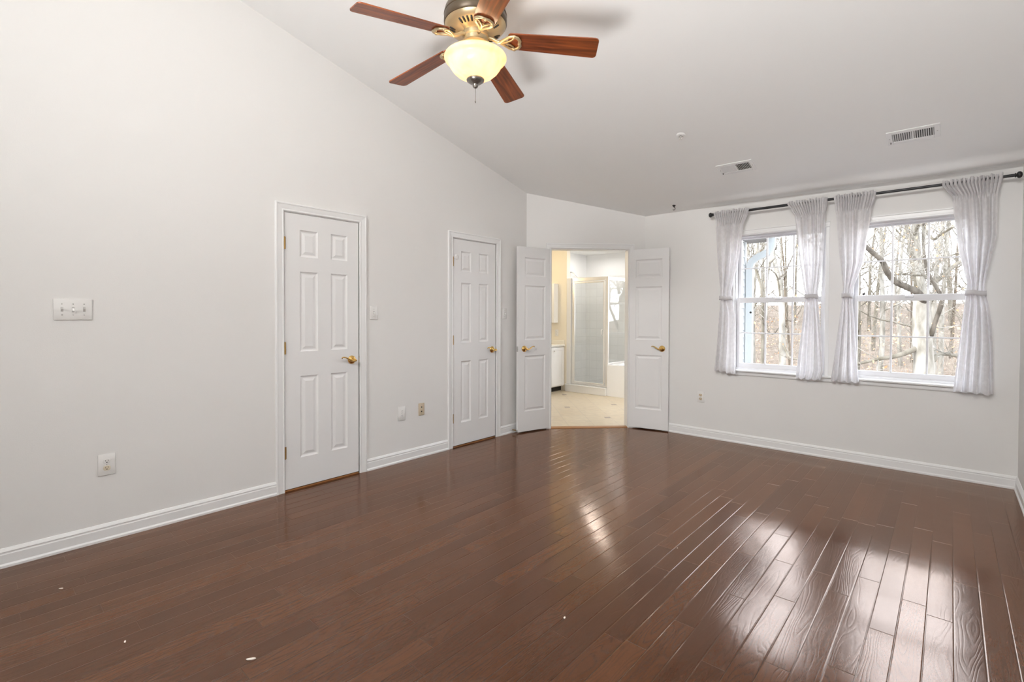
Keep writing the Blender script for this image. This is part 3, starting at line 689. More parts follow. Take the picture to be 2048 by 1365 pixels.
c1R = [(2.36, 2.124), (2.238, 2.069), (1.865, 2.024), (1.548, 1.956), (1.461, 1.966), (1.313, 2.001), (0.949, 2.011), (0.715, 2.01)]
c2L = [(2.347, 2.461), (2.243, 2.519), (1.81, 2.563), (1.513, 2.611), (1.465, 2.612), (1.266, 2.597), (0.977, 2.565), (0.718, 2.54)]
c2R = [(2.346, 2.785), (2.214, 2.761), (1.797, 2.742), (1.515, 2.707), (1.463, 2.71), (1.299, 2.72), (0.987, 2.748), (0.8, 2.763), (0.72, 2.74)]
c3L = [(2.361, 2.828), (2.248, 2.84), (1.896, 2.866), (1.545, 2.904), (1.481, 2.899), (1.291, 2.88), (0.922, 2.843), (0.719, 2.818)]
c3R = [(2.34, 3.131), (2.227, 3.099), (1.772, 3.05), (1.542, 2.972), (1.48, 2.97), (1.292, 2.985), (0.932, 3.008), (0.738, 3.023)]
c4L = [(2.333, 3.55), (2.246, 3.609), (1.828, 3.651), (1.566, 3.703), (1.497, 3.701), (1.295, 3.683), (0.972, 3.656), (0.719, 3.635)]
c4R = [(2.344, 3.893), (2.225, 3.87), (1.903, 3.865), (1.555, 3.806), (1.494, 3.807), (1.364, 3.833), (1.093, 3.853), (0.713, 3.862)]
curtain('leftmost sheer curtain, tied back at the left edge of the left window', c1L, c1R, 3, 0.735, 0.712, 3.3)
curtain('sheer curtain covering the right edge of the left window', c2L, c2R, 5, 0.718, 0.72, 4.3)
curtain('sheer curtain covering the left edge of the right window', c3L, c3R, 11, 0.722, 0.722, 3.8)
curtain('rightmost sheer curtain, tied back at the right edge of the right window', c4L, c4R, 8, 0.715, 0.705, 4.6)

# ------------------------------------------------------------------ ceiling fan
FC = V((1.671, 1.872, 0)); FZ = 2.800; FA = -0.554
fan = empty('ceiling_fan', (FC.x, FC.y, FZ)); tag(fan, 'bronze ceiling fan with five cherry wood blades and a lit glass bowl', 'ceiling fan')
zceil = zc(FC.y) - FZ
bm = bmesh.new(); lathe(bm, [(0, 0.06), (0.03, 0.06), (0.062, 0.075), (0.072, 0.10), (0.072, 0.145), (0.0, 0.145)], (0, 0, zceil - 0.105), 32)
link('canopy', bm, M['bronze'], fan, True, 40)
bm = bmesh.new(); tube(bm, [(0, 0, 0.19), (0, 0, zceil - 0.03)], 0.0135, 16); link('downrod', bm, M['bronze'], fan, True, 50)
bm = bmesh.new()
lathe(bm, [(0.030, 0.215), (0.045, 0.212), (0.095, 0.200), (0.140, 0.178), (0.163, 0.152), (0.1695, 0.128), (0.1705, 0.122), (0.1675, 0.118), (0.1695, 0.112), (0.1705, 0.080), (0.1675, 0.074), (0.160, 0.071), (0.060, 0.060)], n=64)
link('motor_housing', bm, M['bronze'], fan, True, 35)
bm = bmesh.new()   # flared underside with cooling slots
lathe(bm, [(0.1655, 0.071), (0.150, 0.052), (0.110, 0.036), (0.080, 0.030), (0.074, 0.026), (0.074, 0.006), (0.068, 0.0), (0.068, -0.020), (0.077, -0.025), (0.080, -0.032), (0.076, -0.040), (0.070, -0.044), (0.070, -0.062), (0.080, -0.068), (0.084, -0.078), (0.078, -0.086), (0.0, -0.088)], n=64)
pl = link('lower_housing', bm, M['fanbrass'], fan, True, 35)
for b_ in range(5):
    for k in (-1.5, -0.5, 0.5, 1.5):
        bm = bmesh.new()
        a = FA + 2 * PI * (b_ + 0.5) / 5 + k * 0.17; c, s = math.cos(a), math.sin(a)
        pts = [(c * r_, s * r_, z_) for r_, z_ in ((0.108, 0.0355), (0.122, 0.0405), (0.138, 0.0465))]
        tube(bm, pts, [0.0045, 0.0062, 0.0045], 8)
        link('cooling_slot', bm, M['dark'], pl, True)
DROOP = math.radians(5.2); PITCH = math.radians(12)
for b_ in range(5):
    a = FA + 2 * PI * b_ / 5
    rot = Matrix.Rotation(a, 4, 'Z') @ Matrix.Rotation(DROOP, 4, 'Y')
    bl = Matrix.Rotation(-PITCH, 4, 'X')
    # blade: rounded tapered board
    r0, r1, w0, w1, th = 0.178, 0.662, 0.056, 0.070, 0.006
    out = []
    def arc(cx, cy, rr, a0, a1, n=7):
        for i in range(n): t = a0 + (a1 - a0) * i / (n - 1); out.append((cx + rr * math.cos(t), cy + rr * math.sin(t)))
    arc(r1 - 0.022, w1 - 0.022, 0.022, PI / 2, 0); arc(r1 - 0.022, -w1 + 0.022, 0.022, 0, -PI / 2)
    arc(r0 + 0.022, -w0 + 0.022, 0.022, -PI / 2, -PI); arc(r0 + 0.022, w0 - 0.022, 0.022, PI, PI / 2)
    bm = bmesh.new(); prism(bm, out, lambda u, v, s: V((u, v, 0.006 if s == 0 else 0.0)))
    blade = link('blade', bm, M['blade'], fan); blade.matrix_local = rot @ bl
    # blade iron: neck and open heart-shaped loop under the blade root
    bm = bmesh.new()
    tube(bm, [(0.060, 0, 0.012), (0.090, 0, 0.010), (0.118, 0, -0.006), (0.140, 0, -0.010)], [0.013, 0.011, 0.010, 0.010], 10)
    for sg in (1, -1):
        P = [(0.135, 0, -0.009), (0.160, 0.020 * sg, -0.010), (0.185, 0.040 * sg, -0.010), (0.210, 0.046 * sg, -0.010), (0.232, 0.036 * sg, -0.010), (0.243, 0.017 * sg, -0.010), (0.240, 0.0, -0.010)]
        tube(bm, P, [0.010, 0.0085, 0.0085, 0.0095, 0.0095, 0.0095, 0.009], 10)
        P = [(0.135, 0, -0.009), (0.170, 0.004 * sg, -0.010), (0.190, 0.014 * sg, -0.011), (0.205, 0.026 * sg, -0.010), (0.212, 0.040 * sg, -0.009)]
        tube(bm, P, [0.008, 0.006, 0.0055, 0.005, 0.005], 8)
        lathe(bm, [(0, -0.022), (0.006, -0.0215), (0.009, -0.018), (0.009, -0.004)], (0.212, 0.044 * sg, 0), 12)
    lathe(bm, [(0, -0.022), (0.006, -0.0215), (0.009, -0.018), (0.009, -0.004)], (0.240, 0.0, 0), 12)
    for v in bm.verts:
        if v.co.x > 0.15: v.co.z = v.co.z * 0.75 + 0.001
    ir = link('blade_iron', bm, M['fanbrass'], fan, True, 60); ir.matrix_local = rot @ bl
# bowl
bm = bmesh.new()
outer = [(0.148, -0.088), (0.158, -0.090), (0.1650, -0.096), (0.1690, -0.103), (0.1685, -0.109), (0.1640, -0.116), (0.155, -0.121), (0.1475, -0.127), (0.144, -0.136), (0.138, -0.150), (0.124, -0.170), (0.102, -0.190), (0.076, -0.206), (0.046, -0.218), (0.0, -0.222)]
inner = [(max(0, r_ - 0.004), z_ + 0.003) for r_, z_ in outer[::-1]]
lathe(bm, outer + inner[1:], n=64)
bw = link('light_bowl', bm, M['bowl'], fan, True); bw['label'] = 'lit frosted amber glass bowl'
bm = bmesh.new(); lathe(bm, [(0.046, -0.2165), (0.049, -0.220), (0.047, -0.227), (0.032, -0.238), (0.016, -0.244), (0.013, -0.248), (0.0155, -0.254), (0.011, -0.262), (0.004, -0.266), (0, -0.267)], n=32)
link('finial', bm, M['finial'], fan, True)
bm = bmesh.new()
tube(bm, [(0, 0, -0.264), (0, 0, -0.335)], 0.0009, 5)
for i in range(22): bmesh.ops.create_icosphere(bm, subdivisions=1, radius=0.0019, matrix=Matrix.Translation((0, 0, -0.268 - i * 0.0031)))
tube(bm, [(0, 0, -0.333), (0, 0, -0.338), (0, 0, -0.345)], [0.002, 0.0035, 0.002], 8)
link('pull_chain', bm, M['finial'], fan, True)
for dx, dy in ((-0.055, -0.035), (0.050, 0.045)):
    lamp('fan_bulb', 'POINT', (FC.x + dx, FC.y + dy, FZ - 0.140), 0.75, (1.0, 0.80, 0.56), shadow_soft_size=0.024)

# ------------------------------------------------------------------ ceiling things
def vent(x, y, label, closed_left):
    r = empty('ceiling_vent', (x, y, zc(y)), (-SLOPE, 0, 0)); tag(r, label, 'ceiling vent', 'ceiling air registers')
    bm = bmesh.new(); w, h = 0.150, 0.092; iw, ih = 0.117, 0.056
    def fr(x0, x1, y0, y1): box(bm, (x0, y0, -0.007), (x1, y1, -0.0005), 0.002)
    fr(-w, -iw, -h, h); fr(iw, w, -h, h); fr(-iw, iw, -h, -ih); fr(-iw, iw, ih, h); fr(-0.006, 0.006, -ih, ih)
    link('frame', bm, M['vent'], r)
    bm = bmesh.new(); box(bm, (-iw, -ih, -0.0012), (iw, ih, -0.0004)); link('duct_shade_sheet', bm, M['ventdark'], r)  # near-black sheet painted in for the shade inside the duct
    for s in (-1, 1):
        for k in range(9):
            cx_ = s * (0.006 + (iw - 0.006) * (k + 0.5) / 9); t = math.radians(38) * s
            bm = bmesh.new(); dx = 0.0049 if s == closed_left else 0.0036
            prism(bm, [(-dx, -0.0065), (-dx + 0.001, -0.0070), (dx, -0.0018), (dx - 0.001, -0.0012)] if s < 0 else [(dx, -0.0065), (dx - 0.001, -0.0070), (-dx, -0.0018), (-dx + 0.001, -0.0012)], lambda u, v, q: V((cx_ + u, ih if q else -ih, v)))
            link('louver', bm, M['vent'], r)
    bm = bmesh.new(); box(bm, (-0.131, 0.048, -0.018), (-0.127, 0.060, -0.006), 0.001); link('damper_lever', bm, M['dark'], r)
    for sx_ in (-1, 1):
        bm = bmesh.new(); lathe(bm, [(0, -0.009), (0.003, -0.0085), (0.0045, -0.007)], (sx_ * 0.134, 0.0, 0), 10); link('screw', bm, M['screw'], r)
    return r
vent(2.180, 4.585, 'ceiling air register nearer the angled corner, its left slats turned shut', -1)
vent(3.394, 4.590, 'ceiling air register above the right window, all slats open', 0)
sp = empty('sprinkler_head', (1.952, 3.929, zc(3.929)), (-SLOPE, 0, 0)); tag(sp, 'small white fire sprinkler on the sloping ceiling', 'sprinkler')
bm = bmesh.new(); lathe(bm, [(0.036, -0.0005), (0.035, -0.004), (0.028, -0.010), (0.016, -0.012), (0.015, -0.006), (0, -0.006)], n=28); link('escutcheon', bm, M['plate'], sp, True, 40)
bm = bmesh.new(); tube(bm, [(0, 0, -0.006), (0, 0, -0.020)], 0.008, 10)
for s in (-1, 1): tube(bm, [(0.006 * s, 0, -0.020), (0.011 * s, 0, -0.028), (0.003 * s, 0, -0.038)], 0.0018, 6)
lathe(bm, [(0, -0.038), (0.012, -0.039), (0.013, -0.0405), (0, -0.041)], n=16); link('deflector', bm, M['chrome'], sp, True, 40)
hk = empty('ceiling_hook', (1.379, 5.117, zc(5.117)), (0, 0, 0)); tag(hk, 'tiny black hook screwed into the ceiling left of the curtain rod', 'hook')
bm = bmesh.new(); lathe(bm, [(0.017, 0.004), (0.0175, -0.004), (0.009, -0.014), (0.005, -0.018), (0, -0.018)], n=20); link('base', bm, M['dark'], hk, True, 40)
bm = bmesh.new(); tube(bm, [(0, 0, -0.014)] + [(0.012 * math.sin(t) , 0, -0.036 + 0.014 * math.cos(t)) for t in [i * 0.35 for i in range(0, 13)]], 0.0032, 8); link('hook', bm, M['dark'], hk, True)

# ------------------------------------------------------------------ switches and outlets
def plate_at(name, P, rz, w, h, label, cat, m=None, group=None):
    r = empty(name, P, (0, 0, rz)); tag(r, label, cat, group)
    bm = bmesh.new(); box(bm, (-w / 2, -0.006, -h / 2), (w / 2, -0.0002, h / 2), 0.004, 2); link('cover_plate', bm, m or M['plate'], r, True, 40)
    return r
def screw(r, x, z):
    bm = bmesh.new(); lathe(bm, [(0, -0.0078), (0.0025, -0.0075), (0.0032, -0.0062), (0.0032, -0.005)], (x, 0, z), 10, 'Y'); link('screw', bm, M['screw'], r)
def toggle(r, x, up):
    bm = bmesh.new(); box(bm, (x - 0.0052, -0.0066, -0.0125), (x + 0.0052, -0.0058, 0.0125)); t = link('toggle_slot', bm, M['screw'], r)
    bm = bmesh.new(); s = 1 if up else -1
    prism(bm, [(-0.006, -0.006), (-0.0065, -0.008 * s - 0.001), (-0.017, 0.004 * s), (-0.018, 0.010 * s), (-0.010, 0.010 * s)], lambda u, v, q: V((x + (0.0042 if q else -0.0042), u, v))); link('toggle', bm, M['plate'], r)
    screw(r, x, 0.030); screw(r, x, -0.030)
def receptacle(r, z, m):
    bm = bmesh.new(); lathe(bm, [(0, -0.0085), (0.0145, -0.0085), (0.0168, -0.0078), (0.0172, -0.005)], (0, 0, z), 28, 'Y')
    for v in bm.verts: v.co.z = z + max(-0.0132, min(0.0132, v.co.z - z))
    rc = link('receptacle', bm, m, r, True, 40)
    bm = bmesh.new(); box(bm, (-0.0075, -0.0088, z), (-0.0055, -0.0082, z + 0.008)); box(bm, (0.0055, -0.0088, z + 0.001), (0.0075, -0.0082, z + 0.008))
    lathe(bm, [(0, -0.0088), (0.0028, -0.0088), (0.0028, -0.008)], (0, 0, z - 0.006), 12, 'Y'); link('slots', bm, M['dark'], rc)
r = plate_at('light_switch', (0, 0.412, 1.326), PI / 2, 0.163, 0.116, 'white triple toggle light switch on the left wall', 'light switch', group=None)
for i, x in enumerate((-0.046, 0, 0.046)): toggle(r, x, i != 1)
r = plate_at('light_switch', (0, 2.304, 1.318), PI / 2, 0.072, 0.116, 'single white toggle switch right beside the nearer closed door', 'light switch'); toggle(r, 0, False)
r = plate_at('light_switch', (0, 3.925, 1.318), PI / 2, 0.070, 0.116, 'single white toggle switch behind the open left door leaf', 'light switch'); toggle(r, 0, False)
r = plate_at('power_outlet', (0, 0.550, 0.436), PI / 2, 0.080, 0.122, 'white outlet with beige lower socket low on the left wall', 'outlet'); receptacle(r, 0.0195, M['plate']); receptacle(r, -0.0195, M['ivory']); screw(r, 0, 0)
r = plate_at('power_outlet', (0, 2.586, 0.428), PI / 2, 0.078, 0.122, 'white outlet between the two closed doors', 'outlet'); receptacle(r, 0.0195, M['plate']); receptacle(r, -0.0195, M['plate']); screw(r, 0, 0)
r = plate_at('power_outlet', (1.622, D, 0.429), 0, 0.074, 0.116, 'outlet with beige sockets below the left window', 'outlet'); receptacle(r, 0.0195, M['beige']); receptacle(r, -0.0195, M['beige']); screw(r, 0, 0)
r = plate_at('phone_jack', (0, 2.802, 0.436), PI / 2, 0.066, 0.112, 'small beige jack plate right of the white outlet between doors', 'phone jack', M['beige'])
for z in (0.020, -0.020):
    bm = bmesh.new(); box(bm, (-0.006, -0.0075, z - 0.005), (0.006, -0.0058, z + 0.005)); box(bm, (-0.003, -0.009, z - 0.002), (0.003, -0.007, z + 0.006)); link('jack', bm, M['dark'], r)
screw(r, 0, 0.042); screw(r, 0, -0.042)
ds = empty('door_stop', (0.013, 4.045, 0.035), (0, 0, 0)); tag(ds, 'spring door stop on the baseboard behind the open left leaf', 'door stop')
bm = bmesh.new()
P = [(0.002 + 0.058 * i / 90, 0.005 * math.cos(i * 0.9), 0.005 * math.sin(i * 0.9)) for i in range(91)]
tube(bm, P, 0.0013, 6); link('spring', bm, M['oldbrass'], ds, True)
bm = bmesh.new(); lathe(bm, [(0, 0.076), (0.006, 0.075), (0.0075, 0.070), (0.0075, 0.060), (0, 0.060)], n=14, axis='X'); link('tip', bm, M['screw'], ds, True)

# small debris on the floor
for i, (x, y, s, lab) in enumerate(((1.660, 0.716, 0.011, 'largest pale crumb lying on the dark floor near the bottom edge'), (2.390, 1.715, 0.008, 'round pale crumb on the floor below the doorway reflection'), (1.184, 0.421, 0.006, 'small pale crumb on the floor left of the largest crumb'), (0.485, 0.303, 0.006, 'tiny pale crumb on the floor near the left baseboard'), (2.488, 2.657, 0.004, 'tiny pale speck on the middle of the floor'))):
    bm = bmesh.new(); bmesh.ops.create_icosphere(bm, subdivisions=2, radius=1)
    rr = random.Random(i)
    for v in bm.verts: v.co = V((v.co.x * s * (1.6 if i in (0, 2, 3) else 1.0), v.co.y * s * 0.6, v.co.z * s * 0.3)) * rr.uniform(0.8, 1.15)
    o = link('crumb', bm, M['debris'], None, True); o.location = (x, y, s * 0.22); o.rotation_euler = (0, 0, 0.9 + i); tag(o, lab, 'debris')

# ------------------------------------------------------------------ bathroom
YY = 6.90; YE = 7.95; XE = 1.07; XW = -1.90
def simple_box(name, lo, hi, m, label, cat, kind='structure', bevel=0):
    bm = bmesh.new(); box(bm, lo, hi, bevel); return tag(link(name, bm, m), label, cat, kind=kind)
bm = bmesh.new()
J0 = A + CD * (S0) + CN * 0.05; J1 = A + CD * S1 + CN * 0.05
prism(bm, [(XW, 4.42), (-0.12, 4.42), (0.0, 4.42), (J0.x, J0.y), (J1.x, J1.y), (0.95, 5.43), (XE, 5.43), (XE, YE), (XW, YE)], lambda u, v, s: V((u, v, 0.004 if s == 0 else -0.06)))
tag(link('floor_bathroom', bm, M['bathfloor']), 'cream bathroom tile floor with small dark insets', 'floor', kind='structure')
bm = bmesh.new()
for cx_, cy_ in ((-0.405, 5.677), (0.381, 5.448), (-1.08, 6.55), (-0.02, 6.30)):
    q = 0.052
    prism(bm, [(cx_ - q, cy_), (cx_, cy_ - q), (cx_ + q, cy_), (cx_, cy_ + q)], lambda u, v, s: V((u, v, 0.0052 if s else 0.0038)))
tag(link('floor_inset', bm, M['inset']), 'small dark diamond insets in the bathroom floor tile', 'floor', kind='structure')
simple_box('wall_bathroom_left', (XW - 0.1, 4.30, 0), (XW, YY + 0.1, 2.439), M['yellowwall'], 'bathroom wall behind the vanity, tinted with warm lamplight', 'wall')
simple_box('wall_bathroom_vanity_end', (XW - 0.1, YY, 0), (-1.29, YY + 0.1, 2.439), M['yellowwall'], 'wall above the vanity end, tinted with warm lamplight', 'wall')
simple_box('wall_bathroom_front', (XW, 4.30, 0), (-0.121, 4.42, 2.439), M['bathwall'], 'bathroom wall beside the bedroom wall', 'wall')
simple_box('wall_shower_left', (-1.69, YY + 0.1, 0), (-1.585, YE, 2.439), M['walltileX'], 'white tiled left wall of the shower', 'wall')
w = wall('wall_bathroom_back', (-1.69, YE, 0), (XE + 0.15, YE, 0), 0.15, (0, 1, 0), lambda p: 2.439, [(-0.30 + 1.69, 0.80 + 1.69, 0.95, 2.10)], m=M['walltileY'])
tag(w, 'white tiled back wall of the shower and tub', 'wall', kind='structure')
bm = bmesh.new(); box(bm, (XE, D + 0.15, -0.3), (XE + 0.15, YE, 2.439)); tag(link('wall_bathroom_right', bm, M['bathwall']), 'outer bathroom wall running out beyond the left window', 'wall', kind='structure')
bm = bmesh.new(); K0 = A + CN * 0.06; K1 = B + CN * 0.06
prism(bm, [(XW - 0.1, 4.37), (K0.x - 0.05, 4.37), (K0.x + 0.01, K0.y + 0.01), (K1.x, K1.y), (K1.x, D + 0.08), (XE + 0.15, D + 0.08), (XE + 0.15, YE + 0.15), (XW - 0.1, YE + 0.15)], lambda u, v, s: V((u, v, 2.60 if s else 2.44)))
tag(link('ceiling_bathroom', bm, M['ceiling']), 'white bathroom ceiling', 'ceiling', kind='structure')
# painted upper part of the shower recess
simple_box('wall_shower_upper', (-1.584, YE - 0.006, 2.02), (XE, YE, 2.439), M['bathwall'], 'grey painted wall above the shower tile', 'wall')
simple_box('wall_shower_upper_side', (-1.585, YY + 0.101, 2.02), (-1.579, YE - 0.007, 2.439), M['bathwall'], 'grey painted wall strip above the shower side tile', 'wall')
w = empty('window_3', (0.25, YE + 0.06, 0)); tag(w, 'bathroom window over the tub, seen only as a reflection', 'window', kind='structure')
bm = bmesh.new()
for lo, hi in (((-0.55, 0, 0.95), (-0.51, 0.06, 2.10)), ((0.51, 0, 0.95), (0.55, 0.06, 2.10)), ((-0.51, 0, 0.95), (0.51, 0.06, 0.99)), ((-0.51, 0, 2.06), (0.51, 0.06, 2.10)), ((-0.51, 0.01, 1.50), (0.51, 0.05, 1.54)), ((-0.008, 0.02, 0.99), (0.008, 0.04, 2.06))): box(bm, lo, hi, 0.002)
link('window_frame', bm, M['vinyl'], w)
bm = bmesh.new(); box(bm, (-0.51, 0.028, 0.99), (0.51, 0.032, 2.06)); link('glass_pane', bm, M['glass'], w)
# shower enclosure
sh = empty('shower_enclosure', (-0.87, YY, 0)); tag(sh, 'framed glass shower stall beyond the open double doors', 'shower')
def sb(bm, lo, hi, b=0.003): box(bm, (lo[0] + 0.87, lo[1] - YY, lo[2]), (hi[0] + 0.87, hi[1] - YY, hi[2]), b)
bm = bmesh.new(); sb(bm, (-1.289, YY - 0.045, 0.005), (-0.497, YY + 0.095, 0.112), 0.004); sb(bm, (-1.289, YY - 0.052, 0.112), (-0.497, YY + 0.10, 0.132), 0.004); link('curb', bm, M['porcelain'], sh)
bm = bmesh.new(); sb(bm, (-1.584, YY + 0.101, 0.005), (-0.53, YE - 0.001, 0.05)); link('shower_pan', bm, M['porcelain'], sh)
bm = bmesh.new(); sb(bm, (-1.289, YY + 0.0, 0.133), (-1.205, YY + 0.095, 1.93), 0.002); link('side_post', bm, M['bathwall'], sh)
bm = bmesh.new(); yf = YY + 0.025
sb(bm, (-1.204, yf, 0.133), (-1.168, yf + 0.03, 1.93)); sb(bm, (-0.545, yf, 0.133), (-0.495, yf + 0.03, 1.93)); sb(bm, (-1.168, yf, 1.872), (-0.545, yf + 0.03, 1.93)); sb(bm, (-1.168, yf, 0.133), (-0.545, yf + 0.03, 0.155))
# side return on the tub deck
sb(bm, (-0.525, yf + 0.03, 1.872), (-0.495, YE - 0.001, 1.93)); sb(bm, (-0.525, yf + 0.03, 0.507), (-0.495, YE - 0.001, 0.53)); sb(bm, (-0.525, YE - 0.03, 0.53), (-0.495, YE - 0.001, 1.872))
link('frame', bm, M['chrome'], sh)
bm = bmesh.new(); sb(bm, (-0.512, yf + 0.031, 0.53), (-0.507, YE - 0.031, 1.872), 0); link('side_glass', bm, M['showerglass'], sh)
bm = bmesh.new(); yd = YY + 0.012
for lo, hi in (((-1.160, yd, 0.162), (-1.135, yd + 0.022, 1.862)), ((-0.578, yd, 0.162), (-0.553, yd + 0.022, 1.862)), ((-1.135, yd, 1.837), (-0.578, yd + 0.022, 1.862)), ((-1.135, yd, 0.162), (-0.578, yd + 0.022, 0.187))): sb(bm, lo, hi)
dr = link('shower_door', bm, M['chrome'], sh)
bm = bmesh.new(); sb(bm, (-1.135, yd + 0.009, 0.187), (-0.578, yd + 0.014, 1.837), 0); link('door_glass', bm, M['showerglass'], dr)
bm = bmesh.new(); tube(bm, [(-0.592 + 0.87, yd - YY, 1.075), (-0.592 + 0.87, yd - YY - 0.03, 1.065), (-0.592 + 0.87, yd - YY - 0.03, 0.985), (-0.592 + 0.87, yd - YY, 0.975)], 0.006, 8); link('handle', bm, M['chrome'], dr, True)
arm = empty('shower_fixture', (-1.584, 7.42, 2.03)); tag(arm, 'chrome shower arm poking up behind the shower header', 'shower head')
bm = bmesh.new(); tube(bm, [(0.001, 0, 0.06), (0.05, 0, 0.055), (0.17, 0, -0.04)], 0.010, 10); link('arm', bm, M['chrome'], arm, True)
bm = bmesh.new(); tube(bm, [(0.16, 0, -0.03), (0.185, 0, -0.055), (0.215, 0, -0.085)], [0.012, 0.018, 0.038], 16); link('head', bm, M['chrome'], arm, True, 50)
# bathtub
tb = empty('bathtub', (0.28, 7.4, 0)); tag(tb, 'white tiled bathtub deck right of the shower', 'bathtub')
bm = bmesh.new()
x0, x1, y0, y1, zt_ = -0.494 - 0.28, XE - 0.001 - 0.28, YY + 0.0 - 7.4, YE - 0.001 - 7.4, 0.506
ringo = [(x0, y0), (x1, y0), (x1, y1), (x0, y1)]
def vr(pts, z): return [bm.verts.new((a_, b_, z)) for a_, b_ in pts]
inn = lambda k: [(x0 + k, y0 + k), (x1 - k, y0 + k), (x1 - k, y1 - k), (x0 + k, y1 - k)]
R_ = [vr(ringo, 0.005), vr(ringo, zt_), vr(inn(0.13), zt_), vr(inn(0.15), zt_ - 0.03), vr(inn(0.22), 0.14)]
for a_, b_ in zip(R_, R_[1:]):
    for k in range(4): bm.faces.new((a_[k], a_[(k + 1) % 4], b_[(k + 1) % 4], b_[k]))
bm.faces.new(R_[0][::-1]); bm.faces.new(R_[-1])
link('tub_deck', bm, M['porcelain'], tb)
# vanity
vn = empty('vanity_cabinet', (-1.61, 6.2, 0)); tag(vn, 'white bathroom vanity cabinet with small round knob', 'cabinet')
vb = lambda bm, lo, hi, b=0.002: box(bm, (lo[0] + 1.61, lo[1] - 6.2, lo[2]), (hi[0] + 1.61, hi[1] - 6.2, hi[2]), b)
bm = bmesh.new(); vb(bm, (XW + 0.001, 5.35, 0.088), (-1.352, YY - 0.001, 0.772)); link('body', bm, M['door'], vn)
bm = bmesh.new(); vb(bm, (XW + 0.001, 5.36, 0.006), (-1.40, YY - 0.001, 0.087)); link('toe_kick', bm, M['toekick'], vn)
for y0_ in (5.38, 5.76, 6.14, 6.52):
    bm = bmesh.new(); vb(bm, (-1.351, y0_, 0.105), (-1.333, y0_ + 0.362, 0.752))
    vb(bm, (-1.333, y0_, 0.105), (-1.327, y0_ + 0.050, 0.752)); vb(bm, (-1.333, y0_ + 0.312, 0.105), (-1.327, y0_ + 0.362, 0.752)); vb(bm, (-1.333, y0_ + 0.05, 0.105), (-1.327, y0_ + 0.312, 0.155)); vb(bm, (-1.333, y0_ + 0.05, 0.702), (-1.327, y0_ + 0.312, 0.752))
    dd = link('door', bm, M['door'], vn)
    bm = bmesh.new(); lathe(bm, [(0.005, 0), (0.005, 0.012), (0.013, 0.018), (0.013, 0.024), (0, 0.028)], (-1.327 + 1.61, y0_ + 0.075 - 6.2, 0.700), 16, 'X'); link('knob', bm, M['chrome'], dd, True)
bm = bmesh.new(); box(bm, (XW + 0.001, 5.33, 0.773), (-1.318, YY - 0.001, 0.803), 0.004); box(bm, (XW + 0.02, YY - 0.02, 0.803), (-1.33, YY - 0.001, 0.87), 0.003)
tag(link('vanity_countertop', bm, M['counter']), 'cream countertop on the bathroom vanity', 'countertop')
mc = empty('medicine_cabinet', (-1.66, YY, 1.508)); tag(mc, 'white medicine cabinet on the lamp-tinted bathroom wall', 'cabinet')
bm = bmesh.new(); box(bm, (-0.20, -0.10, -0.338), (0.19, -0.001, 0.338), 0.002); link('body', bm, M['door'], mc)
bm = bmesh.new(); box(bm, (-0.20, -0.118, -0.338), (0.19, -0.101, 0.338), 0.003); link('door', bm, M['door'], mc)
r = plate_at('power_outlet', (-1.497, YY, 0.994), 0, 0.072, 0.116, 'outlet on the lamp-tinted bathroom wall above the vanity', 'outlet'); receptacle(r, 0.0195, M['plate']); receptacle(r, -0.0195, M['plate']); screw(r, 0, 0)

# ------------------------------------------------------------------ house exterior seen through the left window
bm = bmesh.new(); XS = XE + 0.152; pitch_ = 0.112
nz_ = int((2.45 + 0.6) / pitch_) + 1
for k in range(nz_):
    z = -0.6 + k * pitch_
    prism(bm, [(0, z), (0.016, z), (0.002, z + pitch_), (0, z + pitch_)], lambda u, v, s: V((XS + u, (YE + 0.10) if s else (D + 0.16), min(v, 2.44))))
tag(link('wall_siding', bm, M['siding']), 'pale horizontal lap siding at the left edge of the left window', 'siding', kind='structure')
bm = bmesh.new(); box(bm, (XS - 0.02, YE + 0.10, -0.6), (XS + 0.022, YE + 0.175, 2.44)); box(bm, (XS - 0.09, YE + 0.152, -0.6), (XS - 0.02, YE + 0.175, 2.44))
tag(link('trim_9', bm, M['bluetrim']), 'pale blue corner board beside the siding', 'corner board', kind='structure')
bm = bmesh.new()   # eave: soffit + roof
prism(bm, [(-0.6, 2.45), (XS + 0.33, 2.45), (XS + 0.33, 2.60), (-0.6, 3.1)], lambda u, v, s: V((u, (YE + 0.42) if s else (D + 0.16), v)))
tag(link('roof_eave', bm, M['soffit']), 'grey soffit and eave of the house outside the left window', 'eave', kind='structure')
gt_ = empty('gutter', (XS + 0.39, 7.0, 2.48)); tag(gt_, 'pale blue gutter along the house eave', 'gutter')
bm = bmesh.new(); prism(bm, [(-0.055, 0.10), (-0.055, 0.0), (0.03, 0.0), (0.058, 0.045), (0.058, 0.10), (0.050, 0.10), (0.050, 0.05), (0.026, 0.008), (-0.047, 0.008), (-0.047, 0.10)], lambda u, v, s: V((u, 1.37 if s else -1.3, v)))
link('trough', bm, M['bluetrim'], gt_)
dsn = empty('downspout', (XS + 0.08, YE + 0.13, 0)); tag(dsn, 'pale blue downspout with an S-bend outside the left window', 'downspout')
def rect_tube(bm, pts, w, d_):
    rings = []
    pts = [V(p) for p in pts]
    for i, p in enumerate(pts):
        t = (pts[min(i + 1, len(pts) - 1)] - pts[max(i - 1, 0)]).normalized(); y = V((0, 1, 0)); x = y.cross(t).normalized()
        rings.append([bm.verts.new(p + x * a * w / 2 + y * b * d_ / 2) for a, b in ((-1, -1), (1, -1), (1, 1), (-1, 1))])
    for a, b in zip(rings, rings[1:]):
        for k in range(4): bm.faces.new((a[k], a[(k + 1) % 4], b[(k + 1) % 4], b[k]))
    bm.faces.new(rings[0]); bm.faces.new(rings[-1])
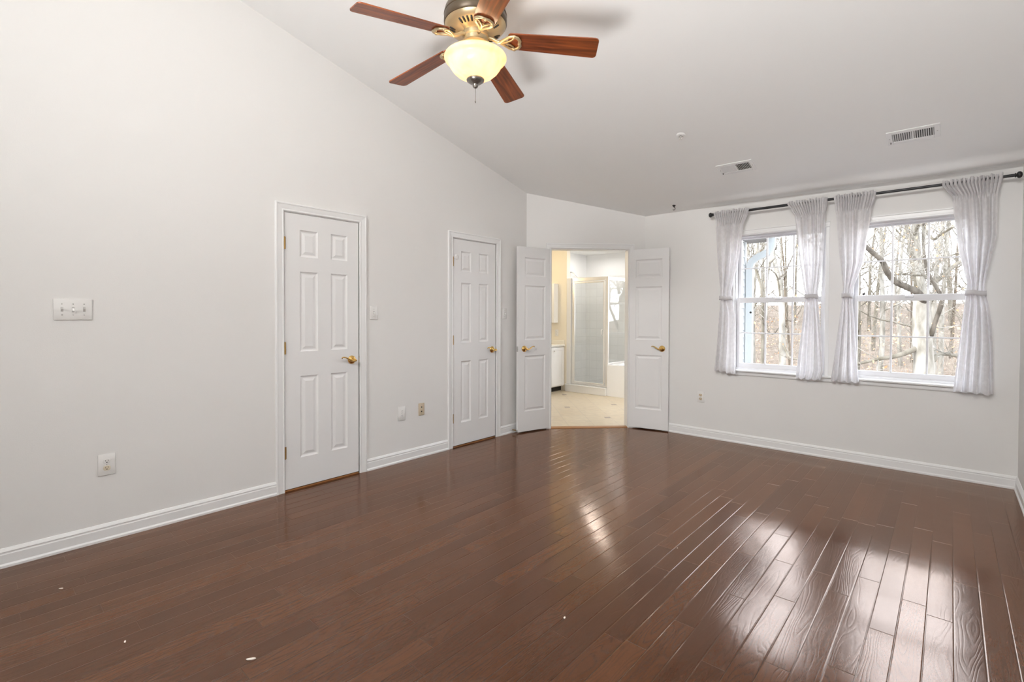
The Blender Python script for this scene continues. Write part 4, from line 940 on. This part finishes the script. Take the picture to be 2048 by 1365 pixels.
P = [(0.31, 0, 2.52), (0.31, 0, 2.40)]
for i in range(7): t = i / 6; P.append((0.31 - 0.03 * t * t - 0.0, 0, 2.40 - 0.11 * t)) if i else None
P += [(0.26, 0, 2.265), (0.20, 0, 2.23), (0.14, 0, 2.205), (0.08, 0, 2.175), (0.03, 0, 2.13), (0.008, 0, 2.07), (0.0, 0, 2.0), (0, 0, -0.5)]
bm = bmesh.new(); rect_tube(bm, P, 0.095, 0.075); link('pipe', bm, M['bluetrim'], dsn)

# ------------------------------------------------------------------ outdoors
bm = bmesh.new()
def gz(x, y):
    t = max(0.0, (y - 16) / 45.0)
    return -3.2 + 5.2 * t ** 1.15 + 0.5 * noise.noise(V((x * 0.12, y * 0.12, 0))) + 0.15 * noise.noise(V((x * 0.6, y * 0.6, 3)))
NX, NY = 90, 70
G = [[bm.verts.new((-45 + 70 * i / NX, 5.6 + 60 * (j / NY) ** 1.3, gz(-45 + 70 * i / NX, 5.6 + 60 * (j / NY) ** 1.3))) for i in range(NX + 1)] for j in range(NY + 1)]
for j in range(NY):
    for i in range(NX): bm.faces.new((G[j][i], G[j][i + 1], G[j + 1][i + 1], G[j + 1][i]))
tag(link('ground', bm, M['litter'], smooth=True), 'leaf-strewn woodland ground rising behind the house', 'ground', kind='structure')

def at(u, v, Y):
    r_ = CF + CR * ((u - 1024) / FPX) + CU * ((PPY - v) / FPX)
    return CP + r_ * (Y / r_.y)
def limb(bm, pts, r0, r1, n=8):
    """smooth polyline limb"""
    pts = [V(p) for p in pts]; out = []
    for i in range(len(pts) - 1):
        p0 = pts[max(i - 1, 0)]; p1 = pts[i]; p2 = pts[i + 1]; p3 = pts[min(i + 2, len(pts) - 1)]
        for k in range(5):
            t = k / 5; out.append(0.5 * ((2 * p1) + (-p0 + p2) * t + (2 * p0 - 5 * p1 + 4 * p2 - p3) * t * t + (-p0 + 3 * p1 - 3 * p2 + p3) * t ** 3))
    out.append(pts[-1])
    tube(bm, out, [r0 + (r1 - r0) * i / (len(out) - 1) for i in range(len(out))], n)
    return out
def grow(bm, p, d, length, r, depth, rnd, n=6, up=0.12, tips=None):
    pts = [p.copy()]; seg = 6
    for i in range(seg):
        d = (d + V((rnd.uniform(-1, 1), rnd.uniform(-1, 1), rnd.uniform(-1, 1))) * 0.20 + V((0, 0, up))).normalized()
        pts.append(pts[-1] + d * length / seg)
    tube(bm, pts, [r * (1 - 0.65 * i / seg) for i in range(seg + 1)], n, caps=False)
    if tips is not None: tips.append(pts[-1])
    if depth > 0:
        for k in range(rnd.randint(3, 5)):
            i = rnd.randint(2, seg); q = pts[i]
            ax = V((rnd.uniform(-1, 1), rnd.uniform(-1, 1), rnd.uniform(-0.3, 0.8))).normalized()
            nd = (d * 0.7 + ax * 0.9).normalized()
            grow(bm, q, nd, length * rnd.uniform(0.45, 0.7), r * 0.42, depth - 1, rnd, max(3, n - 1), up, tips)
def woods_tree(seed, h, r, lean=0.05):
    rnd = random.Random(seed); bm = bmesh.new(); pts = [V((0, 0, -0.3))]; d = V((rnd.uniform(-lean, lean), rnd.uniform(-lean, lean), 1)).normalized()
    seg = 12
    for i in range(seg):
        d = (d + V((rnd.uniform(-1, 1), rnd.uniform(-1, 1), 0)) * 0.045).normalized(); pts.append(pts[-1] + d * h / seg)
    tube(bm, pts, [r * (1 - 0.85 * i / seg) for i in range(seg + 1)], 8)
    for i in range(4, seg + 1):
        for k in range(1 if i < 7 else 2):
            a = rnd.uniform(0, 2 * PI); nd = V((math.cos(a), math.sin(a), rnd.uniform(0.15, 0.9))).normalized()
            grow(bm, pts[i] - (pts[i] - pts[i - 1]) * rnd.random(), nd, h * rnd.uniform(0.10, 0.22), r * (1 - 0.8 * i / seg) * 0.45, 2, rnd, 5)
    return bm
protos = []
for k in range(6):
    rn = random.Random(k + 40)
    m_ = (M['barkgrey'], M['barkpale'], M['barkbrown'])[k % 3]
    protos.append(link('woodland_tree', woods_tree(100 + k, rn.uniform(11, 15), rn.uniform(0.09, 0.15)), m_, smooth=True))
rnd = random.Random(77)
spots = []
for i in range(4000):
    if len(spots) >= 56: break
    y = 17 + 40 * rnd.random() ** 1.0
    sl = rnd.uniform(-0.34, 0.06); x = CP.x + sl * y
    if all((x - a) ** 2 + (y - b) ** 2 > 1.2 for a, b in spots): spots.append((x, y))
for i, (x, y) in enumerate(spots):
    src = protos[i % 6]
    o = src if i < 6 else src.copy()
    if i >= 6: COL.objects.link(o)
    o.location = (x, y, gz(x, y)); o.rotation_euler = (0, 0, rnd.uniform(0, 6.28)); s = rnd.uniform(0.8, 1.2); o.scale = (s, s, s)
    tag(o, 'bare slender tree in the woods beyond the windows', 'tree', 'bare trees in the woods')

def near_tree(name, label, limbs, m, seed, twigs, Y, leaves=0, extra_up=0.1, twr=0.012, tl=(0.35, 1.0)):
    """limbs: list of (pixel polyline, r0, r1); bends are given depth so that the crown is round"""
    rnd = random.Random(seed)
    base = at(*limbs[0][0][0], Y); r = empty(name, base); tag(r, label, 'tree')
    allp = []
    for li, (pl, r0, r1, dy) in enumerate(limbs):
        bm = bmesh.new()
        pts = [at(u, v, Y + dy * (k / max(1, len(pl) - 1))) - base for k, (u, v) in enumerate(pl)]
        out = limb(bm, pts, r0, r1, 12 if li == 0 else 9)
        allp += [(p, r0 + (r1 - r0) * i / len(out)) for i, p in enumerate(out)] if li else []
        link('trunk' if li == 0 else 'branch', bm, m if li < 2 else (M['barkdark'] if li < 4 else M['barkgrey']), r, True)
    bm = bmesh.new(); tips = []
    for k in range(twigs):
        p, rr = rnd.choice(allp); d = V((rnd.uniform(-1, 1), rnd.uniform(-1, 1), rnd.uniform(-0.4, 1.0))).normalized()
        grow(bm, p, d, rnd.uniform(*tl), twr, 2, rnd, 4, extra_up, tips)
    tag(link('twigs', bm, m, r, True), kind='stuff')
    if leaves:
        bm = bmesh.new()
        for k in range(leaves):
            p = rnd.choice(tips) + V((rnd.gauss(0, 0.08), rnd.gauss(0, 0.08), rnd.gauss(0, 0.08)))
            x = V((rnd.uniform(-1, 1), rnd.uniform(-1, 1), rnd.uniform(-1, 1))).normalized(); y = x.orthogonal().normalized(); s = rnd.uniform(0.02, 0.045)
            bm.faces.new([bm.verts.new(p + q) for q in (x * s, y * s * 0.5, -x * s, -y * s * 0.5)])
        tag(link('leaves', bm, M['leaf'], r), kind='stuff')
    return r
T = near_tree('leaning_tree', 'large pale-barked tree with a long dark limb outside the right window', [
    ([(1838, 1020), (1842, 900), (1846, 800), (1848, 740), (1844, 680), (1843, 640), (1845, 600), (1850, 582)], 0.215, 0.145, 0.1),
    ([(1848, 596), (1843, 570), (1838, 540), (1834, 490), (1830, 440), (1826, 380), (1822, 250), (1815, 120)], 0.085, 0.03, 0.5),
    ([(1849, 604), (1836, 586), (1812, 574), (1790, 563), (1775, 545), (1766, 525), (1752, 511), (1735, 497), (1715, 480), (1680, 466)], 0.075, 0.035, -2.0),
    ([(1862, 672), (1872, 640), (1884, 606), (1879, 587), (1866, 564), (1857, 549), (1850, 520), (1846, 470), (1850, 400)], 0.046, 0.02, -1.0),
    ([(1857, 549), (1840, 551), (1820, 550), (1800, 548), (1784, 552)], 0.026, 0.012, -0.6),
    ([(1860, 566), (1878, 558), (1895, 543), (1917, 526), (1950, 512)], 0.055, 0.03, 0.8),
    ([(1862, 542), (1872, 530), (1890, 518), (1912, 508), (1945, 500)], 0.028, 0.015, 1.0),
    ([(1835, 696), (1812, 706), (1786, 714), (1756, 719), (1717, 728), (1660, 742)], 0.062, 0.022, -1.0),
    ([(1852, 728), (1867, 721), (1872, 713), (1888, 708), (1915, 713), (1950, 716)], 0.055, 0.03, 0.8),
    ([(1829, 470), (1840, 448), (1865, 478), (1880, 470), (1905, 455)], 0.04, 0.02, -0.8),
    ([(1830, 520), (1818, 500), (1824, 478), (1815, 450), (1822, 440)], 0.045, 0.02, -0.7),
    ([(1745, 532), (1722, 538), (1690, 548)], 0.016, 0.008, 0.3)],
    M['barkpale'], 5, 120, 14.0, 260, tl=(0.5, 1.5), twr=0.010)
T = near_tree('forked_tree', 'pale forked tree in the middle of the left window', [
    ([(1566, 1000), (1565, 800), (1565, 720), (1564, 660), (1563, 600), (1561, 575), (1553, 540), (1546, 505), (1551, 480), (1556, 455), (1560, 400), (1566, 300)], 0.10, 0.035, 0.5),
    ([(1549, 515), (1541, 525), (1537, 540), (1534, 565), (1533, 640)], 0.045, 0.03, 0.5),
    ([(1550, 500), (1546, 480), (1542, 455), (1536, 420), (1530, 360)], 0.05, 0.02, -0.5),
    ([(1555, 560), (1565, 552), (1575, 535), (1590, 500), (1600, 460)], 0.028, 0.012, 0.6),
    ([(1560, 592), (1556, 560), (1548, 545), (1530, 535), (1505, 530)], 0.022, 0.010, -0.8),
    ([(1566, 690), (1580, 715), (1600, 720), (1625, 728)], 0.035, 0.012, -0.8)],
    M['barkpale'], 9, 34, 15.5, 40, twr=0.010)
T = near_tree('curved_tree', 'thin curving tree right of the downspout in the left window', [
    ([(1524, 1000), (1523, 800), (1525, 700), (1526, 640), (1524, 590), (1519, 560), (1512, 540), (1507, 532), (1512, 515), (1517, 480), (1520, 430), (1526, 360)], 0.055, 0.018, 0.5),
    ([(1507, 532), (1500, 515), (1496, 490), (1490, 450)], 0.02, 0.01, 0.4),
    ([(1524, 640), (1534, 660), (1548, 668), (1570, 640), (1590, 650)], 0.02, 0.010, -0.5),
    ([(1516, 545), (1530, 520), (1545, 505), (1562, 480)], 0.018, 0.008, -0.5)],
    M['barkgrey'], 13, 26, 16.5, 20, twr=0.009)
# tangled underbrush, nobody could count it
rnd = random.Random(5); bm = bmesh.new()
for i in range(900):
    y = rnd.uniform(17, 46) if i < 520 else rnd.uniform(44, 62); x = CP.x + rnd.uniform(-0.33, 0.06) * y; z = gz(x, y)
    p = V((x, y, z)); d = V((rnd.uniform(-1, 1), rnd.uniform(-1, 1), rnd.uniform(0.6, 2.2))).normalized()
    k_ = 1.0 if i < 520 else 2.2
    grow(bm, p, d, rnd.uniform(1.2, 2.6) * k_, rnd.uniform(0.008, 0.017) * (1.6 if i >= 520 else 1), 2, rnd, 3, -0.03)
tag(link('underbrush', bm, M['twig'], smooth=True), 'tangle of bare tan brush and saplings in the woods', 'brush', kind='stuff')
bm = bmesh.new()
for k in range(1500):
    y = rnd.uniform(16, 40); x = CP.x + rnd.uniform(-0.33, 0.06) * y; p = V((x, y, gz(x, y) + abs(rnd.gauss(0, 1.6))))
    xx = V((rnd.uniform(-1, 1), rnd.uniform(-1, 1), rnd.uniform(-1, 1))).normalized(); yy = xx.orthogonal().normalized(); s = rnd.uniform(0.03, 0.08)
    bm.faces.new([bm.verts.new(p + q) for q in (xx * s, yy * s * 0.6, -xx * s, -yy * s * 0.6)])
tag(link('beech_leaves', bm, M['leaf']), 'scattered dry orange leaves clinging to the underbrush', 'leaves', kind='stuff')
